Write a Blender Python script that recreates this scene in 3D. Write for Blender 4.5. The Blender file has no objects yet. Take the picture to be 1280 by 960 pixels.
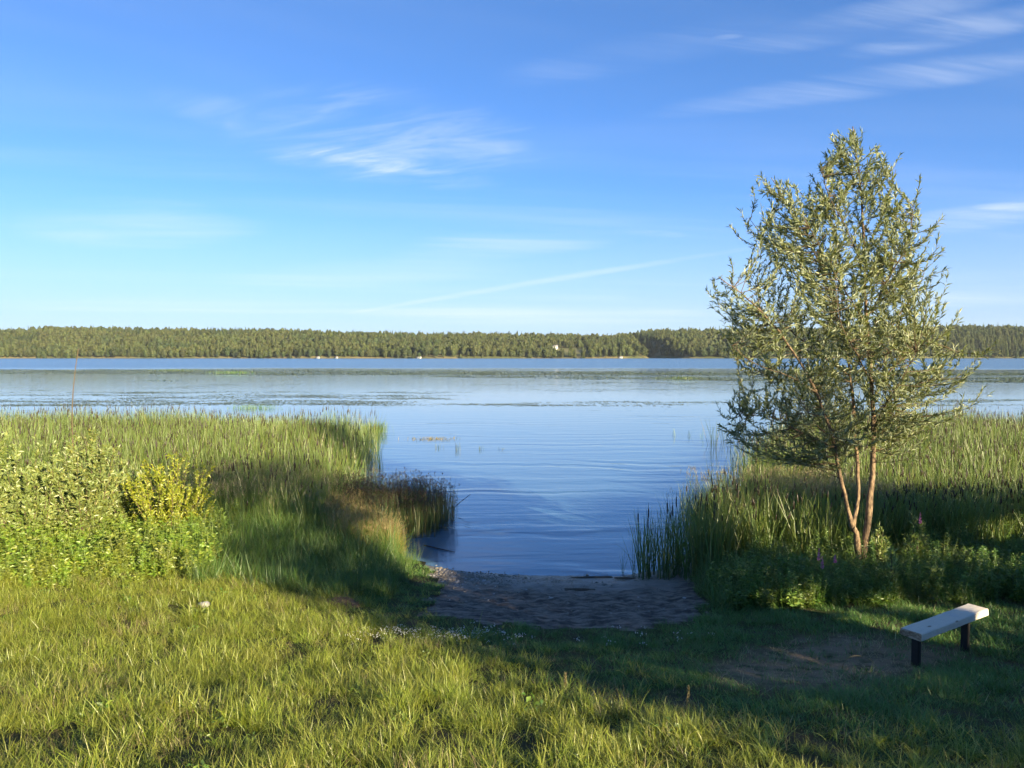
import bpy, math, random
import numpy as np
from mathutils import Vector

random.seed(7)
RNG = np.random.default_rng(7)
R = math.radians
scene = bpy.context.scene
COL = scene.collection

# ------------------------------------------------------------------ camera
CAMZ = 5.0
PITCH = math.atan(35 / 961.0)
cam_d = bpy.data.cameras.new('camera')
cam = bpy.data.objects.new('camera', cam_d)
COL.objects.link(cam)
cam.location = (0, 0, CAMZ)
cam.rotation_euler = (math.pi / 2 - PITCH, 0, 0)
cam_d.sensor_width = 36.0
cam_d.lens = 961 / 1280 * 36.0
cam_d.clip_start = 0.1
cam_d.clip_end = 20000
scene.camera = cam

# ------------------------------------------------------------------ sky, sun, exposure
SUN_EL = R(15.0)
SUN_DIR = Vector((0.60, -0.80, 0)).normalized()          # horizontal direction towards the sun
SUN_VEC = Vector((SUN_DIR.x * math.cos(SUN_EL), SUN_DIR.y * math.cos(SUN_EL), math.sin(SUN_EL)))
scene.view_settings.view_transform = 'Standard'
scene.view_settings.look = 'None'
scene.view_settings.gamma = 1.0
scene.view_settings.exposure = 1.7
scene.cycles.use_denoising = True
scene.cycles.adaptive_threshold = 0.03
scene.cycles.max_bounces = 5
scene.cycles.diffuse_bounces = 3
scene.cycles.glossy_bounces = 2
scene.cycles.transmission_bounces = 4
scene.cycles.transparent_max_bounces = 6
scene.cycles.volume_bounces = 0

sun_d = bpy.data.lights.new('sun', 'SUN')
sun_d.energy = 5.0
sun_d.angle = R(0.5)
sun_d.color = (1.0, 0.84, 0.56)
sun = bpy.data.objects.new('sun', sun_d)
COL.objects.link(sun)
sun.rotation_euler = SUN_VEC.to_track_quat('Z', 'Y').to_euler()
sun.location = (30, -40, 30)

world = bpy.data.worlds.new('World')
scene.world = world
world.use_nodes = True
world.cycles.sampling_method = 'MANUAL'
world.cycles.sample_map_resolution = 256
wt = world.node_tree
for n in list(wt.nodes):
    wt.nodes.remove(n)


class NT:
    """small helper for building node trees"""
    def __init__(self, tree):
        self.t = tree

    def n(self, kind, **kw):
        nd = self.t.nodes.new(kind)
        for k, v in kw.items():
            setattr(nd, k, v)
        return nd

    def put(self, sock, v):
        if v is None:
            return
        if hasattr(v, 'is_output') or hasattr(v, 'links'):
            self.t.links.new(v, sock)
        else:
            try:
                sock.default_value = v
            except Exception:
                sock.default_value = tuple(v) + (1.0,)

    def math(self, op, a, b=None, c=None, clamp=False):
        nd = self.n('ShaderNodeMath', operation=op, use_clamp=clamp)
        self.put(nd.inputs[0], a)
        self.put(nd.inputs[1], b)
        self.put(nd.inputs[2], c)
        return nd.outputs[0]

    def vmath(self, op, a, b=None):
        nd = self.n('ShaderNodeVectorMath', operation=op)
        self.put(nd.inputs[0], a)
        self.put(nd.inputs[1], b)
        return nd.outputs[0]

    def noise(self, vec, scale, detail=3, rough=0.55, dist=0.0, out='Fac'):
        nd = self.n('ShaderNodeTexNoise')
        self.put(nd.inputs['Vector'], vec)
        nd.inputs['Scale'].default_value = scale
        nd.inputs['Detail'].default_value = detail
        nd.inputs['Roughness'].default_value = rough
        nd.inputs['Distortion'].default_value = dist
        return nd.outputs[out]

    def mix(self, f, a, b, blend='MIX'):
        nd = self.n('ShaderNodeMix', data_type='RGBA', blend_type=blend)
        self.put(nd.inputs[0], f)
        self.put(nd.inputs[6], a if hasattr(a, 'links') else tuple(a[:3]) + (1,))
        self.put(nd.inputs[7], b if hasattr(b, 'links') else tuple(b[:3]) + (1,))
        return nd.outputs[2]

    def step(self, v, lo, hi, a=0.0, b=1.0):
        nd = self.n('ShaderNodeMapRange', interpolation_type='SMOOTHSTEP')
        self.put(nd.inputs[0], v)
        for i, x in enumerate((lo, hi, a, b)):
            nd.inputs[i + 1].default_value = x
        return nd.outputs[0]

    def sep(self, v):
        nd = self.n('ShaderNodeSeparateXYZ')
        self.put(nd.inputs[0], v)
        return nd.outputs

    def comb(self, x, y, z):
        nd = self.n('ShaderNodeCombineXYZ')
        for i, v in enumerate((x, y, z)):
            self.put(nd.inputs[i], v)
        return nd.outputs[0]


W = NT(wt)
wout = W.n('ShaderNodeOutputWorld')
bg = W.n('ShaderNodeBackground')
sky = W.n('ShaderNodeTexSky', sky_type='NISHITA')
sky.sun_disc = False
sky.sun_elevation = SUN_EL
sky.sun_rotation = math.atan2(SUN_DIR.x, SUN_DIR.y)
sky.altitude = 100
sky.air_density = 0.7
sky.dust_density = 0.0
sky.ozone_density = 6.0
bg.inputs['Strength'].default_value = 0.090
tc = W.n('ShaderNodeTexCoord')
D = tc.outputs['Generated']
dx, dy, dz = W.sep(D)[:3]
dzc = W.math('MAXIMUM', W.math('ADD', dz, 0.03), 0.02)
U = W.math('DIVIDE', dx, dzc)          # position on a flat cloud layer overhead
V_ = W.math('DIVIDE', dy, dzc)


def cloud_uv(px, py):
    a, b, c = (px - 640) / 961, 1.0, (445 - py) / 961
    l = math.sqrt(a * a + b * b + c * c)
    z = c / l + 0.03
    return a / l / z, b / l / z


def streaks(scale, stretch, shear, seed, detail=5):
    v = W.comb(W.math('MULTIPLY', W.math('ADD', U, W.math('MULTIPLY', V_, shear)), scale / stretch), W.math('MULTIPLY', W.math('SUBTRACT', V_, W.math('MULTIPLY', U, shear)), scale), seed)
    return W.noise(v, 1.0, detail, 0.62, 0.7)


FINE, MID, COARSE = streaks(3.6, 3.0, -0.45, 1.1), streaks(1.5, 3.5, 0.12, 4.3), streaks(0.45, 3.5, 0.2, 9.7, 4)
THIN = streaks(4.5, 7.0, 0.22, 2.7)


def wisp(p0, p1, width, amount, nz, lo=0.32, hi=0.80):
    """a streak of cirrus between two points of the cloud layer"""
    (u0, v0), (u1, v1) = cloud_uv(*p0), cloud_uv(*p1)
    cu, cv = (u0 + u1) / 2, (v0 + v1) / 2
    L = math.hypot(u1 - u0, v1 - v0) / 2
    ca, sa = (u1 - u0) / (2 * L), (v1 - v0) / (2 * L)
    q = W.comb(W.math('SUBTRACT', U, cu), W.math('SUBTRACT', V_, cv), 0.0)
    dot = W.n('ShaderNodeVectorMath', operation='DOT_PRODUCT')
    W.put(dot.inputs[0], q)
    dot.inputs[1].default_value = (ca / L, sa / L, 0)
    dot2 = W.n('ShaderNodeVectorMath', operation='DOT_PRODUCT')
    W.put(dot2.inputs[0], q)
    dot2.inputs[1].default_value = (-sa / width, ca / width, 0)
    an, bn = dot.outputs['Value'], dot2.outputs['Value']
    r2 = W.math('MULTIPLY_ADD', bn, bn, W.math('MULTIPLY', an, an))
    env = W.step(W.math('ADD', r2, W.math('MULTIPLY', W.math('SUBTRACT', 0.5, nz), 1.2)), 1.2, -0.2)
    return W.math('MULTIPLY', W.math('MULTIPLY', W.step(nz, lo, hi), env), amount)


wisps = [
    wisp((360, 115), (585, 235), 0.60, 0.52, FINE, 0.26, 0.86),
    wisp((380, 188), (575, 224), 0.16, 0.36, FINE, 0.25, 0.8),
    wisp((205, 115), (335, 168), 0.18, 0.22, FINE, 0.26, 0.86),
    wisp((10, 270), (300, 305), 1.0, 0.40, MID, 0.26, 0.86),
    wisp((500, 330), (800, 280), 0.6, 0.34, MID, 0.26, 0.86),
    wisp((770, 288), (855, 296), 0.14, 0.36, FINE, 0.2, 0.8),
    wisp((300, 355), (660, 330), 0.9, 0.36, COARSE, 0.26, 0.86),
    wisp((420, 395), (970, 306), 0.18, 0.30, MID, 0.05, 0.6),
    wisp((1100, 298), (1330, 252), 0.45, 0.42, MID, 0.26, 0.86),
    wisp((1215, 258), (1310, 262), 0.12, 0.46, MID, 0.2, 0.8),
    wisp((820, 145), (1340, 75), 0.16, 0.36, THIN, 0.26, 0.86),
    wisp((1050, 72), (1340, 18), 0.12, 0.40, THIN, 0.26, 0.86),
    wisp((900, 72), (1260, -5), 0.13, 0.32, THIN, 0.26, 0.86),
    wisp((620, 110), (1000, 30), 0.16, 0.20, THIN, 0.26, 0.86),
    wisp((884, 54), (926, 51), 0.022, 0.40, FINE, 0.1, 0.9),
    wisp((1100, 384), (1330, 360), 1.4, 0.42, COARSE, 0.2, 0.8),
    wisp((480, 404), (940, 385), 2.8, 0.45, COARSE, 0.2, 0.8),
    wisp((-50, 385), (500, 380), 1.6, 0.30, COARSE, 0.2, 0.8),
]
total = W.math('MULTIPLY', W.step(COARSE, 0.48, 0.86), 0.22)      # thin cirrus everywhere else
for w_ in wisps:
    total = W.math('ADD', total, w_)
horizon_fade = W.step(dz, 0.0, 0.06)
total = W.math('MULTIPLY', W.math('MINIMUM', total, 0.75), horizon_fade)
veil = W.step(dz, 0.22, -0.02, 0.0, 0.85)     # milky air low over the horizon
hs = W.n('ShaderNodeGamma')
hs.inputs['Gamma'].default_value = 0.86
sat = W.n('ShaderNodeHueSaturation')
sat.inputs['Saturation'].default_value = 1.04
W.put(sat.inputs['Color'], sky.outputs[0])
W.put(hs.inputs['Color'], W.mix(1.0, sat.outputs[0], (1.0, 0.93, 1.0), 'MULTIPLY'))
skycol = W.mix(total, W.mix(veil, hs.outputs[0], (2.0, 2.5, 2.95)), (3.3, 3.65, 4.15))
W.put(bg.inputs['Color'], skycol)
wt.links.new(bg.outputs[0], wout.inputs[0])

# ------------------------------------------------------------------ pixel helpers and terrain height
CP, SP = math.cos(PITCH), math.sin(PITCH)


def ray(px, py):
    x, u, f = (px - 640) / 961.0, (480 - py) / 961.0, 1.0
    v = np.array([x, f * CP + u * SP, -f * SP + u * CP])
    return v / v[1]                                   # scaled so that y = 1 : multiply by the distance


def at(px, py, d):
    v = ray(px, py) * d
    return np.array([v[0], v[1], v[2] + CAMZ])


SHX = [-60, -12, -6, -4, -2.6, -1.0, 0.5, 2.5, 3.6, 6, 12, 60]
SHY = [36, 30, 24, 20.8, 18.8, 17.9, 17.55, 17.5, 18.2, 22, 30, 36]


def vnoise(x, y, s=0.0):
    """cheap smooth value noise, vectorised"""
    x = np.asarray(x, float) + 131.7 * s
    y = np.asarray(y, float) + 77.1 * s
    xi, yi = np.floor(x), np.floor(y)
    xf, yf = x - xi, y - yi
    xf, yf = xf * xf * (3 - 2 * xf), yf * yf * (3 - 2 * yf)

    def h(a, b):
        v = np.sin(a * 127.1 + b * 311.7) * 43758.5453
        return v - np.floor(v)
    return (h(xi, yi) * (1 - xf) + h(xi + 1, yi) * xf) * (1 - yf) + (h(xi, yi + 1) * (1 - xf) + h(xi + 1, yi + 1) * xf) * yf


def shore(x):
    return np.interp(x, SHX, SHY)


def H(x, y):
    x = np.asarray(x, float)
    y = np.asarray(y, float)
    ys = shore(x)
    top = 2.5 - 0.1643 * np.clip(y, 0, 10.5)
    edge = 0.775
    f = np.clip((y - 10.5) / (ys - 10.5), 0, 1)
    mid = edge * (1 - f) ** 1.0
    mid = edge * (1 - f * (1.25 - 0.25 * f))
    under = -np.clip((y - ys) * 0.07, 0, 1.3)
    z = np.where(y < 10.5, top, np.where(y < ys, mid, under))
    amp = np.clip((ys - y) / 4.0, 0, 1) * 0.10
    z = z + amp * (vnoise(x * 0.5, y * 0.5, 1) - 0.5) + amp * 0.6 * (vnoise(x * 1.6, y * 1.6, 2) - 0.5)
    return z


def ground_hit(px, py):
    v = ray(px, py)
    d = np.linspace(3.0, 60, 6000)
    z = CAMZ + v[2] * d
    g = np.maximum(H(v[0] * d, d), 0.0)
    i = int(np.argmax(z <= g))
    return np.array([v[0] * d[i], d[i], g[i]])


def inside(poly, x, y):
    x = np.asarray(x, float)
    y = np.asarray(y, float)
    r = np.zeros(x.shape, bool)
    n = len(poly)
    for i in range(n):
        x0, y0 = poly[i]
        x1, y1 = poly[(i + 1) % n]
        c = ((y0 > y) != (y1 > y)) & (x < (x1 - x0) * (y - y0) / (y1 - y0 + 1e-12) + x0)
        r ^= c
    return r


BEACH = [tuple(ground_hit(*p)[:2]) for p in ((470, 668), (520, 694), (552, 728), (528, 768), (600, 776), (700, 789), (800, 787), (866, 776), (884, 752), (868, 722))]
BEACH += [(6.0, 20.5), (6.0, 24.0), (-6.5, 24.0)]
BARE = [tuple(ground_hit(*p)[:2]) for p in ((850, 838), (940, 826), (1000, 800), (1050, 788), (1120, 800), (1165, 815), (1160, 838), (1080, 848), (1000, 852), (900, 850))]


def jit(x, y, a=0.25, f=2.5):
    return x + a * (vnoise(x * f, y * f, 5) - 0.5) * 2, y + a * (vnoise(x * f, y * f, 6) - 0.5) * 2


# ------------------------------------------------------------------ mesh helpers
def tag(o, label=None, cat=None, group=None, kind=None):
    if label:
        o['label'] = label
    if cat:
        o['category'] = cat
    if group:
        o['group'] = group
    if kind:
        o['kind'] = kind
    return o


def tri_mesh(name, V, T, mat=None, col=None, smooth=False):
    V = np.asarray(V, np.float32).reshape(-1, 3)
    T = np.asarray(T, np.int32).reshape(-1, 3)
    me = bpy.data.meshes.new(name)
    me.vertices.add(len(V))
    me.vertices.foreach_set('co', V.ravel())
    me.loops.add(T.size)
    me.loops.foreach_set('vertex_index', T.ravel())
    me.polygons.add(len(T))
    me.polygons.foreach_set('loop_start', np.arange(0, T.size, 3, dtype=np.int32))
    if smooth:
        me.polygons.foreach_set('use_smooth', np.ones(len(T), bool))
    if col is not None:
        a = me.attributes.new('col', 'FLOAT_COLOR', 'POINT')
        c = np.ones((len(V), 4), np.float32)
        col = np.asarray(col, np.float32)
        c[:, :col.shape[1]] = col
        a.data.foreach_set('color', c.ravel())
    me.update(calc_edges=True)
    if mat:
        me.materials.append(mat)
    return me


def obj(name, me, parent=None, loc=(0, 0, 0)):
    o = bpy.data.objects.new(name, me)
    COL.objects.link(o)
    o.location = loc
    if parent is not None:
        o.parent = parent
    return o


def empty(name, loc, rz=0.0):
    o = bpy.data.objects.new(name, None)
    COL.objects.link(o)
    o.empty_display_size = 0.2
    o.location = tuple(float(v) for v in loc)
    o.rotation_euler = (0, 0, rz)
    return o


def copy_tree(o, parent=None):
    c = o.copy()
    COL.objects.link(c)
    c.parent = parent
    for ch in o.children:
        copy_tree(ch, c)
    return c


class Geo:
    """collects triangles and the colour attribute: r = base to tip, g = random per piece, b = extra"""
    def __init__(self):
        self.V, self.T, self.C, self.n = [], [], [], 0

    def add(self, V, T, C):
        V = np.asarray(V, float).reshape(-1, 3)
        self.V.append(V)
        self.T.append(np.asarray(T, int).reshape(-1, 3) + self.n)
        self.C.append(np.asarray(C, float).reshape(-1, 3))
        self.n += len(V)

    def mesh(self, name, mat, smooth=False):
        return tri_mesh(name, np.concatenate(self.V), np.concatenate(self.T), mat, np.concatenate(self.C), smooth)


def blades(g, base, az, h, lean, curve, w, k=4, rng=RNG, extra=0.0, taper=0.8, droop=0.5):
    """grass or reed blades: tapering strips that lean and bend over"""
    base = np.asarray(base, float).reshape(-1, 3)
    N = len(base)
    az, h, lean, curve, w = [np.broadcast_to(np.asarray(v, float), (N,)) for v in (az, h, lean, curve, w)]
    tw = az + math.pi / 2 + rng.uniform(-0.9, 0.9, N)
    side = np.stack([np.cos(tw), np.sin(tw), np.zeros(N)], 1)
    out = np.stack([np.cos(az), np.sin(az), np.zeros(N)], 1)
    rnd = rng.random(N)
    rings, cols = [], []
    for j in range(k + 1):
        s = j / k
        hor = h * (lean * s + curve * s * s)
        ver = h * (s - droop * curve * curve * s ** 3 - 0.15 * lean * s)
        p = base + out * hor[:, None]
        p[:, 2] += ver
        wd = w * (0.75 + 0.5 * s if s < 0.5 else 1.0) * max(1 - s, 0) ** taper
        c = np.stack([np.full(N, s), rnd, np.full(N, extra)], 1)
        if j < k:
            rings += [p - side * wd[:, None] / 2, p + side * wd[:, None] / 2]
            cols += [c, c]
        else:
            rings.append(p)
            cols.append(c)
    V = np.stack(rings, 1)
    C = np.stack(cols, 1)
    m = V.shape[1]
    t = []
    for j in range(k - 1):
        a = 2 * j
        t += [(a, a + 1, a + 3), (a, a + 3, a + 2)]
    t.append((2 * k - 2, 2 * k - 1, 2 * k))
    T = (np.arange(N)[:, None, None] * m + np.array(t)[None]).reshape(-1, 3)
    g.add(V.reshape(-1, 3), T, C.reshape(-1, 3))


def leaves(g, pos, dirn, length, width, rng=RNG, fold=0.15, droop=0.12, extra=0.0, up=None):
    """lance-shaped leaves, folded on the midrib"""
    pos = np.asarray(pos, float).reshape(-1, 3)
    N = len(pos)
    d = np.asarray(dirn, float).reshape(-1, 3)
    d = d / (np.linalg.norm(d, axis=1)[:, None] + 1e-9)
    length = np.broadcast_to(np.asarray(length, float), (N,))[:, None]
    width = np.broadcast_to(np.asarray(width, float), (N,))[:, None]
    ref = rng.normal(0, 1, (N, 3)) if up is None else np.asarray(up) + rng.normal(0, 0.85, (N, 3))
    nrm = ref - d * np.sum(ref * d, 1)[:, None]
    nrm /= np.linalg.norm(nrm, axis=1)[:, None] + 1e-9
    sd = np.cross(d, nrm)
    mid = pos + d * length * 0.42 - nrm * width * fold
    l = pos + d * length * 0.42 + sd * width / 2 + nrm * width * fold
    r = pos + d * length * 0.42 - sd * width / 2 + nrm * width * fold
    tip = pos + d * length - np.array([0, 0, 1.0]) * length * droop
    V = np.stack([pos, l, mid, r, tip], 1)
    rnd = rng.random(N)
    ss = np.array([0, 0.45, 0.45, 0.45, 1.0])
    C = np.stack([np.broadcast_to(ss, (N, 5)), np.broadcast_to(rnd[:, None], (N, 5)), np.full((N, 5), extra)], 2)
    t = np.array([(0, 1, 2), (0, 2, 3), (1, 4, 2), (2, 4, 3)])
    T = (np.arange(N)[:, None, None] * 5 + t[None]).reshape(-1, 3)
    g.add(V.reshape(-1, 3), T, C.reshape(-1, 3))


def tube(g, path, rad, sides=7, rnd=0.5, extra=0.0, wob=0.0, cap=True):
    path = np.asarray(path, float)
    n = len(path)
    rad = np.broadcast_to(np.asarray(rad, float), (n,))
    tang = np.gradient(path, axis=0)
    tang /= np.linalg.norm(tang, axis=1)[:, None] + 1e-9
    ref = np.array([0.3, 1.0, 0.1])
    V = []
    for i in range(n):
        a = np.cross(tang[i], ref)
        if np.linalg.norm(a) < 0.1:
            a = np.cross(tang[i], np.array([1.0, 0, 0]))
        a /= np.linalg.norm(a)
        b = np.cross(tang[i], a)
        th = np.arange(sides) / sides * 2 * math.pi
        rr = rad[i] * (1 + wob * np.sin(th * 3 + i * 1.7) * 0.5 + wob * np.cos(th * 2 - i))
        V.append(path[i] + np.cos(th)[:, None] * a * rr[:, None] + np.sin(th)[:, None] * b * rr[:, None])
    V = np.concatenate(V + [path[-1:], path[:1]])
    T = []
    for i in range(n - 1):
        for s in range(sides):
            p, q = i * sides + s, i * sides + (s + 1) % sides
            T += [(p, q, q + sides), (p, q + sides, p + sides)]
    if cap:
        for s in range(sides):
            T.append(((n - 1) * sides + s, (n - 1) * sides + (s + 1) % sides, n * sides))
            T.append(((s + 1) % sides, s, n * sides + 1))
    C = np.zeros((len(V), 3))
    C[:n * sides, 0] = np.repeat(np.linspace(0, 1, n), sides)
    C[n * sides, 0] = 1
    C[:, 1] = rnd
    C[:, 2] = extra
    g.add(V, T, C)


def smooth_path(pts, n=24):
    pts = np.asarray(pts, float)
    s = np.concatenate([[0], np.cumsum(np.linalg.norm(np.diff(pts, axis=0), axis=1))])
    u = np.linspace(0, s[-1], n)
    out = []
    m = np.gradient(pts, s, axis=0)
    for x in u:
        i = min(np.searchsorted(s, x, side='right') - 1, len(pts) - 2)
        h = s[i + 1] - s[i]
        t = (x - s[i]) / h
        out.append((2 * t**3 - 3 * t**2 + 1) * pts[i] + (t**3 - 2 * t**2 + t) * h * m[i] + (-2 * t**3 + 3 * t**2) * pts[i + 1] + (t**3 - t**2) * h * m[i + 1])
    return np.array(out)


# ------------------------------------------------------------------ materials
def new_mat(name):
    m = bpy.data.materials.new(name)
    m.use_nodes = True
    t = m.node_tree
    for n in list(t.nodes):
        t.nodes.remove(n)
    k = NT(t)
    out = k.n('ShaderNodeOutputMaterial')
    return m, k, out


def leaf_mat(name, base, tip, alt, alt_amt=0.35, transl=0.35, gloss=0.06, rough=0.45, back=None, extra=None, inst=0.35, patch=None):
    """foliage: colour runs base to tip, varies per blade and per clump; light passes through"""
    m, k, out = new_mat(name)
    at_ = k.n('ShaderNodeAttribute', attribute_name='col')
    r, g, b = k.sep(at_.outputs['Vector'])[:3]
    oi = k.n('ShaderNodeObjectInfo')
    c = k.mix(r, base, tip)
    f = k.math('ADD', k.math('MULTIPLY', k.step(g, 1 - alt_amt * 1.5, 1.0), 0.9), 0.0)
    c = k.mix(f, c, alt)
    if patch:
        geo = k.n('ShaderNodeNewGeometry')
        pn = k.step(k.noise(geo.outputs['Position'], patch[0], 2), 0.45, 0.68)
        c = k.mix(k.math('MULTIPLY', pn, patch[2]), c, patch[1])
    if extra:
        c = k.mix(b, c, extra)
    hsv = k.n('ShaderNodeHueSaturation')
    k.put(hsv.inputs['Color'], c)
    k.put(hsv.inputs['Value'], k.math('ADD', k.math('MULTIPLY', k.math('ADD', oi.outputs['Random'], g), inst), 1.0 - inst))
    k.put(hsv.inputs['Hue'], k.math('ADD', k.math('MULTIPLY', k.math('SUBTRACT', oi.outputs['Random'], 0.5), 0.035), 0.5))
    c = hsv.outputs[0]
    if back:
        gm = k.n('ShaderNodeNewGeometry')
        c = k.mix(gm.outputs['Backfacing'], c, back)
    df = k.n('ShaderNodeBsdfDiffuse')
    tr = k.n('ShaderNodeBsdfTranslucent')
    gl = k.n('ShaderNodeBsdfGlossy')
    gl.inputs['Roughness'].default_value = rough
    gl.inputs['Color'].default_value = (0.9, 0.9, 0.85, 1)
    k.put(df.inputs[0], c)
    k.put(tr.inputs[0], k.mix(1.0, c, (1.0, 1.0, 0.55), 'MULTIPLY'))
    m1 = k.n('ShaderNodeMixShader')
    m1.inputs[0].default_value = transl
    k.t.links.new(df.outputs[0], m1.inputs[1])
    k.t.links.new(tr.outputs[0], m1.inputs[2])
    m2 = k.n('ShaderNodeMixShader')
    m2.inputs[0].default_value = gloss
    k.t.links.new(m1.outputs[0], m2.inputs[1])
    k.t.links.new(gl.outputs[0], m2.inputs[2])
    k.t.links.new(m2.outputs[0], out.inputs[0])
    return m


def principled(name, colour_fn, rough=0.8, bump_fn=None, bump=0.3, dist=0.02, spec=0.3):
    m, k, out = new_mat(name)
    p = k.n('ShaderNodeBsdfPrincipled')
    geo = k.n('ShaderNodeNewGeometry')
    tc_ = k.n('ShaderNodeTexCoord')
    k.put(p.inputs['Base Color'], colour_fn(k, geo.outputs['Position'], tc_.outputs['Object']))
    if callable(rough):
        k.put(p.inputs['Roughness'], rough(k, geo.outputs['Position']))
    else:
        p.inputs['Roughness'].default_value = rough
    p.inputs['Specular IOR Level'].default_value = spec
    if bump_fn:
        bn = k.n('ShaderNodeBump')
        bn.inputs['Strength'].default_value = bump
        bn.inputs['Distance'].default_value = dist
        k.put(bn.inputs['Height'], bump_fn(k, geo.outputs['Position'], tc_.outputs['Object']))
        k.put(p.inputs['Normal'], bn.outputs[0])
    k.t.links.new(p.outputs[0], out.inputs[0])
    return m


M = {}
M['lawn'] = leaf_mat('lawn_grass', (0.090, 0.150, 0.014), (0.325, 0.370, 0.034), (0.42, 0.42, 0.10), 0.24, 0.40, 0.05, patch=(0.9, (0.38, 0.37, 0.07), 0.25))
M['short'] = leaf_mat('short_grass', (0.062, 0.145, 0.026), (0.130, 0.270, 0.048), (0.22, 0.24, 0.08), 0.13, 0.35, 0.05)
M['dry'] = leaf_mat('dry_grass', (0.20, 0.15, 0.07), (0.34, 0.27, 0.13), (0.42, 0.36, 0.2), 0.4, 0.25, 0.03)
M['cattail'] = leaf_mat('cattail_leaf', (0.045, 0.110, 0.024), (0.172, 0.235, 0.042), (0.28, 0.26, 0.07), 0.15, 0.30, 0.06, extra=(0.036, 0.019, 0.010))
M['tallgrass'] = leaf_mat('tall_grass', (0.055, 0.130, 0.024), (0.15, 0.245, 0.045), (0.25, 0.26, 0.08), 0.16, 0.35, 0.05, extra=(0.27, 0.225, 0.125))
M['sedge'] = leaf_mat('golden_sedge', (0.34, 0.26, 0.075), (0.25, 0.24, 0.06), (0.42, 0.31, 0.10), 0.35, 0.35, 0.05, extra=(0.32, 0.24, 0.10))
M['rush'] = leaf_mat('dark_rush', (0.030, 0.060, 0.018), (0.050, 0.085, 0.025), (0.11, 0.09, 0.035), 0.2, 0.10, 0.05, extra=(0.055, 0.035, 0.02))
M['herb'] = leaf_mat('herb_leaf', (0.085, 0.170, 0.024), (0.150, 0.260, 0.034), (0.24, 0.30, 0.05), 0.30, 0.40, 0.06, patch=(1.3, (0.15, 0.17, 0.04), 0.4))
M['herb_bright'] = leaf_mat('bright_herb_leaf', (0.15, 0.24, 0.024), (0.24, 0.34, 0.032), (0.32, 0.36, 0.05), 0.30, 0.40, 0.06, patch=(1.3, (0.25, 0.26, 0.05), 0.4))
M['willow'] = leaf_mat('willow_leaf', (0.125, 0.180, 0.040), (0.165, 0.220, 0.052), (0.27, 0.29, 0.08), 0.28, 0.38, 0.05, 0.45, back=(0.31, 0.35, 0.20))
M['shrub'] = leaf_mat('grey_willow_leaf', (0.15, 0.215, 0.040), (0.24, 0.295, 0.060), (0.35, 0.37, 0.11), 0.35, 0.38, 0.05, 0.4, back=(0.25, 0.315, 0.10))
M['yellow'] = leaf_mat('yellow_leaf', (0.22, 0.31, 0.022), (0.32, 0.41, 0.030), (0.42, 0.43, 0.035), 0.35, 0.40, 0.06)
M['crown'] = leaf_mat('crown_leaf', (0.045, 0.085, 0.02), (0.07, 0.11, 0.03), (0.09, 0.12, 0.03), 0.3, 0.35, 0.05)
M['pad'] = leaf_mat('lily_pad', (0.10, 0.135, 0.05), (0.17, 0.21, 0.08), (0.22, 0.22, 0.08), 0.3, 0.10, 0.22, 0.30)
M['far'] = leaf_mat('far_foliage', (0.034, 0.056, 0.016), (0.080, 0.096, 0.028), (0.115, 0.115, 0.036), 0.3, 0.20, 0.02, 0.6, inst=0.50, patch=(0.011, (0.034, 0.056, 0.020), 0.75))
M['pink'] = principled('pink_petal', lambda k, p, o: k.mix(k.noise(o, 60), (0.62, 0.17, 0.36), (0.75, 0.34, 0.52)), 0.6)
M['white_petal'] = principled('white_petal', lambda k, p, o: k.mix(k.noise(o, 90), (0.62, 0.62, 0.55), (0.80, 0.80, 0.74)), 0.7)
M['bark'] = principled('willow_bark', lambda k, p, o: k.mix(k.step(k.noise(k.vmath('MULTIPLY', p, (30, 30, 9)), 1.0, 4), 0.38, 0.66), (0.26, 0.18, 0.105), (0.075, 0.050, 0.032)), 0.85,
                       lambda k, p, o: k.noise(k.vmath('MULTIPLY', p, (40, 40, 9)), 1.0, 4), 0.7, 0.012)
M['twig'] = principled('twig_bark', lambda k, p, o: k.mix(k.noise(p, 12), (0.085, 0.062, 0.036), (0.14, 0.10, 0.055)), 0.7)
M['darkwood'] = principled('wet_wood', lambda k, p, o: k.mix(k.noise(p, 20), (0.02, 0.016, 0.012), (0.06, 0.045, 0.03)), 0.7)
M['litter'] = principled('reed_litter', lambda k, p, o: k.mix(k.noise(p, 30, 4), (0.045, 0.034, 0.024), (0.13, 0.10, 0.065)), 0.9, lambda k, p, o: k.noise(p, 50), 0.7, 0.02)


def wood_col(k, p, o):
    x, y, z = k.sep(o)[:3]
    v = k.comb(k.math('MULTIPLY', x, 1.2), k.math('MULTIPLY', y, 22.0), k.math('MULTIPLY', z, 22.0))
    g = k.noise(v, 1.6, 5, 0.6, 1.0)
    c = k.mix(g, (0.74, 0.66, 0.52), (0.56, 0.48, 0.37))
    kn = k.n('ShaderNodeTexVoronoi')
    k.put(kn.inputs['Vector'], k.comb(k.math('MULTIPLY', x, 2.6), k.math('MULTIPLY', y, 6.5), k.math('MULTIPLY', z, 6)))
    kn.inputs['Scale'].default_value = 1.0
    c = k.mix(k.step(kn.outputs['Distance'], 0.17, 0.07), c, (0.20, 0.13, 0.075))
    c = k.mix(k.step(k.noise(o, 3.0, 4), 0.52, 0.75), c, (0.58, 0.54, 0.47))
    return c


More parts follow.
